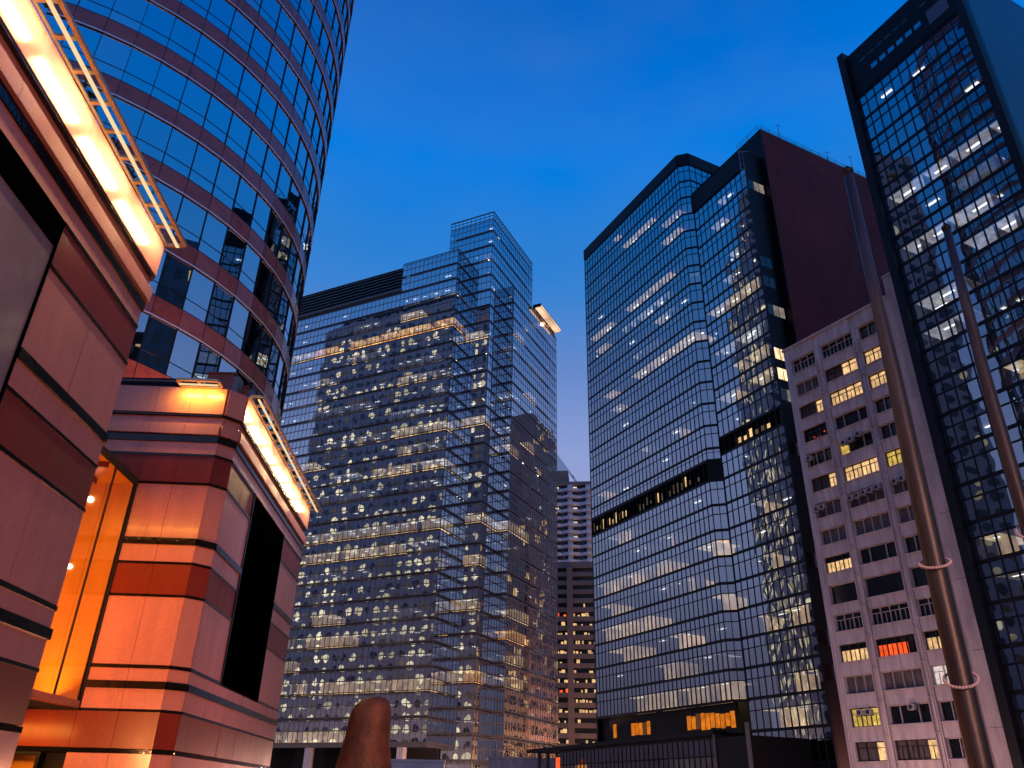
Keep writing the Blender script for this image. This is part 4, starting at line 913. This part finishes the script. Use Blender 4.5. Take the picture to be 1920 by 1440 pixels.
# ================================================================ flagpoles
def pole(name, label, pts, rings, top):
    t = thing(name, label, 'flagpole', pts[0][0], 'steel flagpoles on the plaza'); g = MB()
    g.loft([[(c[0]+r_*math.cos(a), c[1]+r_*math.sin(a), c[2]) for a in [2*math.pi*j/28 for j in range(28)]] for c, r_ in pts]); part('shaft', g, 'pole', t)
    c, r_ = pts[-1]; g = MB(); g.tube(c, (c[0], c[1], c[2]+.05), r_*1.18, r_*1.18, 20); g.tube((c[0], c[1], c[2]+.05), (c[0], c[1], c[2]+.10), r_*.8, r_*.5, 20); part('cap', g, 'blackm', t)
    for z, tilt in rings:
        for (c0, r0), (c1, r1) in zip(pts, pts[1:]):
            if c0[2] <= z <= c1[2]: f = (z-c0[2])/(c1[2]-c0[2]); cx = c0[0]+(c1[0]-c0[0])*f; cy = c0[1]+(c1[1]-c0[1])*f; rr = r0+(r1-r0)*f
        g = MB(); n = 32; R_ = rr+.035
        v = Vector((-cx, -cy, 0)).normalized(); s_ = Vector((-v.y, v.x, 0))
        for k in range(n):
            q = 2*math.pi*k/n; p = Vector((cx, cy, z))+v*(math.cos(q)*R_*1.0)+s_*(math.sin(q)*R_*1.02); p.z -= math.cos(q)*tilt
            g.ball(p, .015, 8)
        part('bead_ring', g, 'bead', t)
    return t
def pp(az_, d, z): u = dv(az_); return (u[0]*d, u[1]*d, z)
pole('flagpole', 'taller steel flagpole with two cream bead rings in front of the apartment block',
     [(pp(28.7, 8.3, -1.6), .108), (pp(28.8, 8.3, .3), .098), (pp(28.86, 8.3, 1.9), .094), (pp(28.95, 8.3, 3.1), .090), (pp(29.05, 8.3, 4.1), .079), (pp(29.05, 8.3, 5.0), .064), (pp(29.14, 8.3, 6.85), .056)],
     [(2.05, .075), (1.02, .085)], 7)
pole('flagpole', 'steel flagpole nearer the right edge, shining orange on one side',
     [(pp(34.3, 10.5, -1.6), .10), (pp(34.4, 10.5, 2.0), .082), (pp(34.5, 10.5, 3.7), .078), (pp(34.55, 10.5, 4.9), .072), (pp(34.7, 10.5, 6.0), .064), (pp(34.86, 10.5, 7.15), .05)],
     [(2.85, .12)], 7.2)

# ================================================================ bronze sculpture
sc = thing('bronze_sculpture', 'smooth brown bronze standing form with a rounded slanted top, lower middle', 'sculpture', (-1.0, 6.0, -1.6))
dS = 6.0
prof = [(-1.45, -8.78, .40), (-1.0, -8.83, .35), (-.5, -8.88, .30), (-.1, -8.93, .25), (.10, -8.98, .205), (.22, -9.00, .178), (.32, -8.98, .158), (.40, -8.95, .150), (.46, -8.93, .146), (.51, -8.92, .141), (.55, -8.91, .130), (.58, -8.90, .112), (.60, -8.89, .088), (.615, -8.88, .055), (.62, -8.88, .02)]
g = MB(); n = 32; rings = []
for z, a_, w_ in prof:
    c = pp(a_, dS, z); v = dv(a_); sd = (v[1], -v[0])
    ring = []
    for j in range(n):
        q = 2*math.pi*j/n; x = math.cos(q)*w_; y = math.sin(q)*w_*.62; zz = z+.028*(x/.16)*max(0, min(1, (z-.35)/.2))
        ring.append((c[0]+sd[0]*x+v[0]*y, c[1]+sd[1]*x+v[1]*y, zz+.0))
    rings.append(ring)
g.loft(rings); part('figure', g, 'bronze', sc)
g = MB(); g.abox(-1.75, -.1, 5.3, 6.6, -1.6, -1.44); part('plinth', g, 'black', sc)
t = thing('added_uplight', 'small added uplight giving the bronze sculpture its orange edge', 'light fixture', (-2.4, 6.9, -1.6))
g = MB(); g.tube((-2.4, 6.9, -1.6), (-2.4, 6.9, -1.5), .12); part('housing', g, 'blackm', t)
lamp('uplight_lamp', 'SPOT', (-2.4, 6.9, -1.45), (1, .40, .07), 34, t, (1.4, -.7, 1.5), .05, spot=60)  # added lamp, stands in for the lobby's orange edge light on the bronze

# ================================================================ low street level pieces
t = thing('boundary_wall', 'low mauve concrete wall at the bottom beside the sculpture', 'wall', (-10, 96, -8))
g = MB(); g.abox(-13.2, -6.6, 98, 99, -8, 3.55); part('panel', g, 'conc2', t); g = MB(); g.abox(-13.4, -6.5, 97.9, 99.1, 3.55, 3.8); part('coping', g, 'conc2', t)
t = thing('roadside_wall', 'long pale concrete wall below the right flank of the blue tower', 'wall', (3, 120, -8))
g = MB(); g.abox(-2, 7.2, 118, 119, -8, 4.9); part('panel', g, 'white', t); g = MB(); g.abox(-2.2, 7.4, 117.9, 119.1, 4.9, 5.15); part('coping', g, 'white', t)
t = thing('red_signal_light', 'small red lit signal at the foot of the gap', 'signal', (6.5, 104, -8))
g = MB(); g.tube((6.5, 104, -8), (6.5, 104, 4.4), .12); part('post', g, 'blackm', t); g = MB(); g.abox(6.3, 6.8, 103.7, 103.9, 3.2, 4.6); part('lens', g, 'redsign', t)
for i in range(6):
    x = .5+i*1.3; shrub('hedge_shrub', 'dark hedge shrub on top of the pale roadside wall, %s' % ('first from the left', 'second from the left', 'third from the left', 'third from the right', 'second from the right', 'last at the right')[i], (x, 121, 4.9), 1.2, .8, 1.9+.4*(i % 2), 260, 'shrubs above the roadside wall', 80+i)
# ================================================================ street lamps (below the frame), plus added bollards and a roof lamp
sp = [(6, -7, 4.2, 4300, (1, .42, .25), -1.6), (2.5, -14, 4.5, 3800, (1, .42, .26), -1.6), 
      (24, 44, .4, 1500, (1, .54, .46), -8), (17, 62, .5, 1500, (1, .54, .45), -8), (45, 74, .5, 9000, (1, .35, .30), -8), (3, 142, 2.5, 16000, (1, .5, .30), -8), (-4, 128, 2.5, 12000, (1, .48, .38), -8), (18, 225, 4, 16000, (1, .5, .25), -8), (26, 60, .3, 1000, (1, .52, .46), -8)]
sp = [(-3.0, 31, -.45, 1100, (1, .36, .17), -1.6), (-3.6, 10, -1.0, 330, (1, .30, .16), -1.6), (-13, 29.3, 14.2, 420, (1, .36, .2), 13.3)]+sp  # added bollard lights warming podium walls; roof lamp added for the curved tower's base
where = ['added bollard warming the farther podium block', 'added bollard warming the nearest podium block', 'added roof floodlight warming the curved tower', 'behind the viewpoint', 'farther behind the viewpoint', 'in front of the gridded tower', 'in the street before the apartment block', 'in the lane beside the maroon wall', 'at the right foot of the blue tower', 'before the middle of the blue tower', 'at the foot of the banded office block', 'at the corner of the apartment block']
for (x, y, z, p, c, gz), wq in zip(sp, where):
    t = thing('lamp_post', 'black lamp post with warm glowing globe, '+wq, 'street lamp', (x, y, gz), 'street lamps')
    g = MB(); g.tube((x, y, gz), (x, y, z-.25), .08, .06); part('post', g, 'blackm', t)
    g = MB(); g.ball((x, y, z-.05), .16, 10); part('globe', g, 'roomlit', t)
    lamp('lamp_post_light', 'POINT', (x, y, z+.35), c, p, t, size=.35)
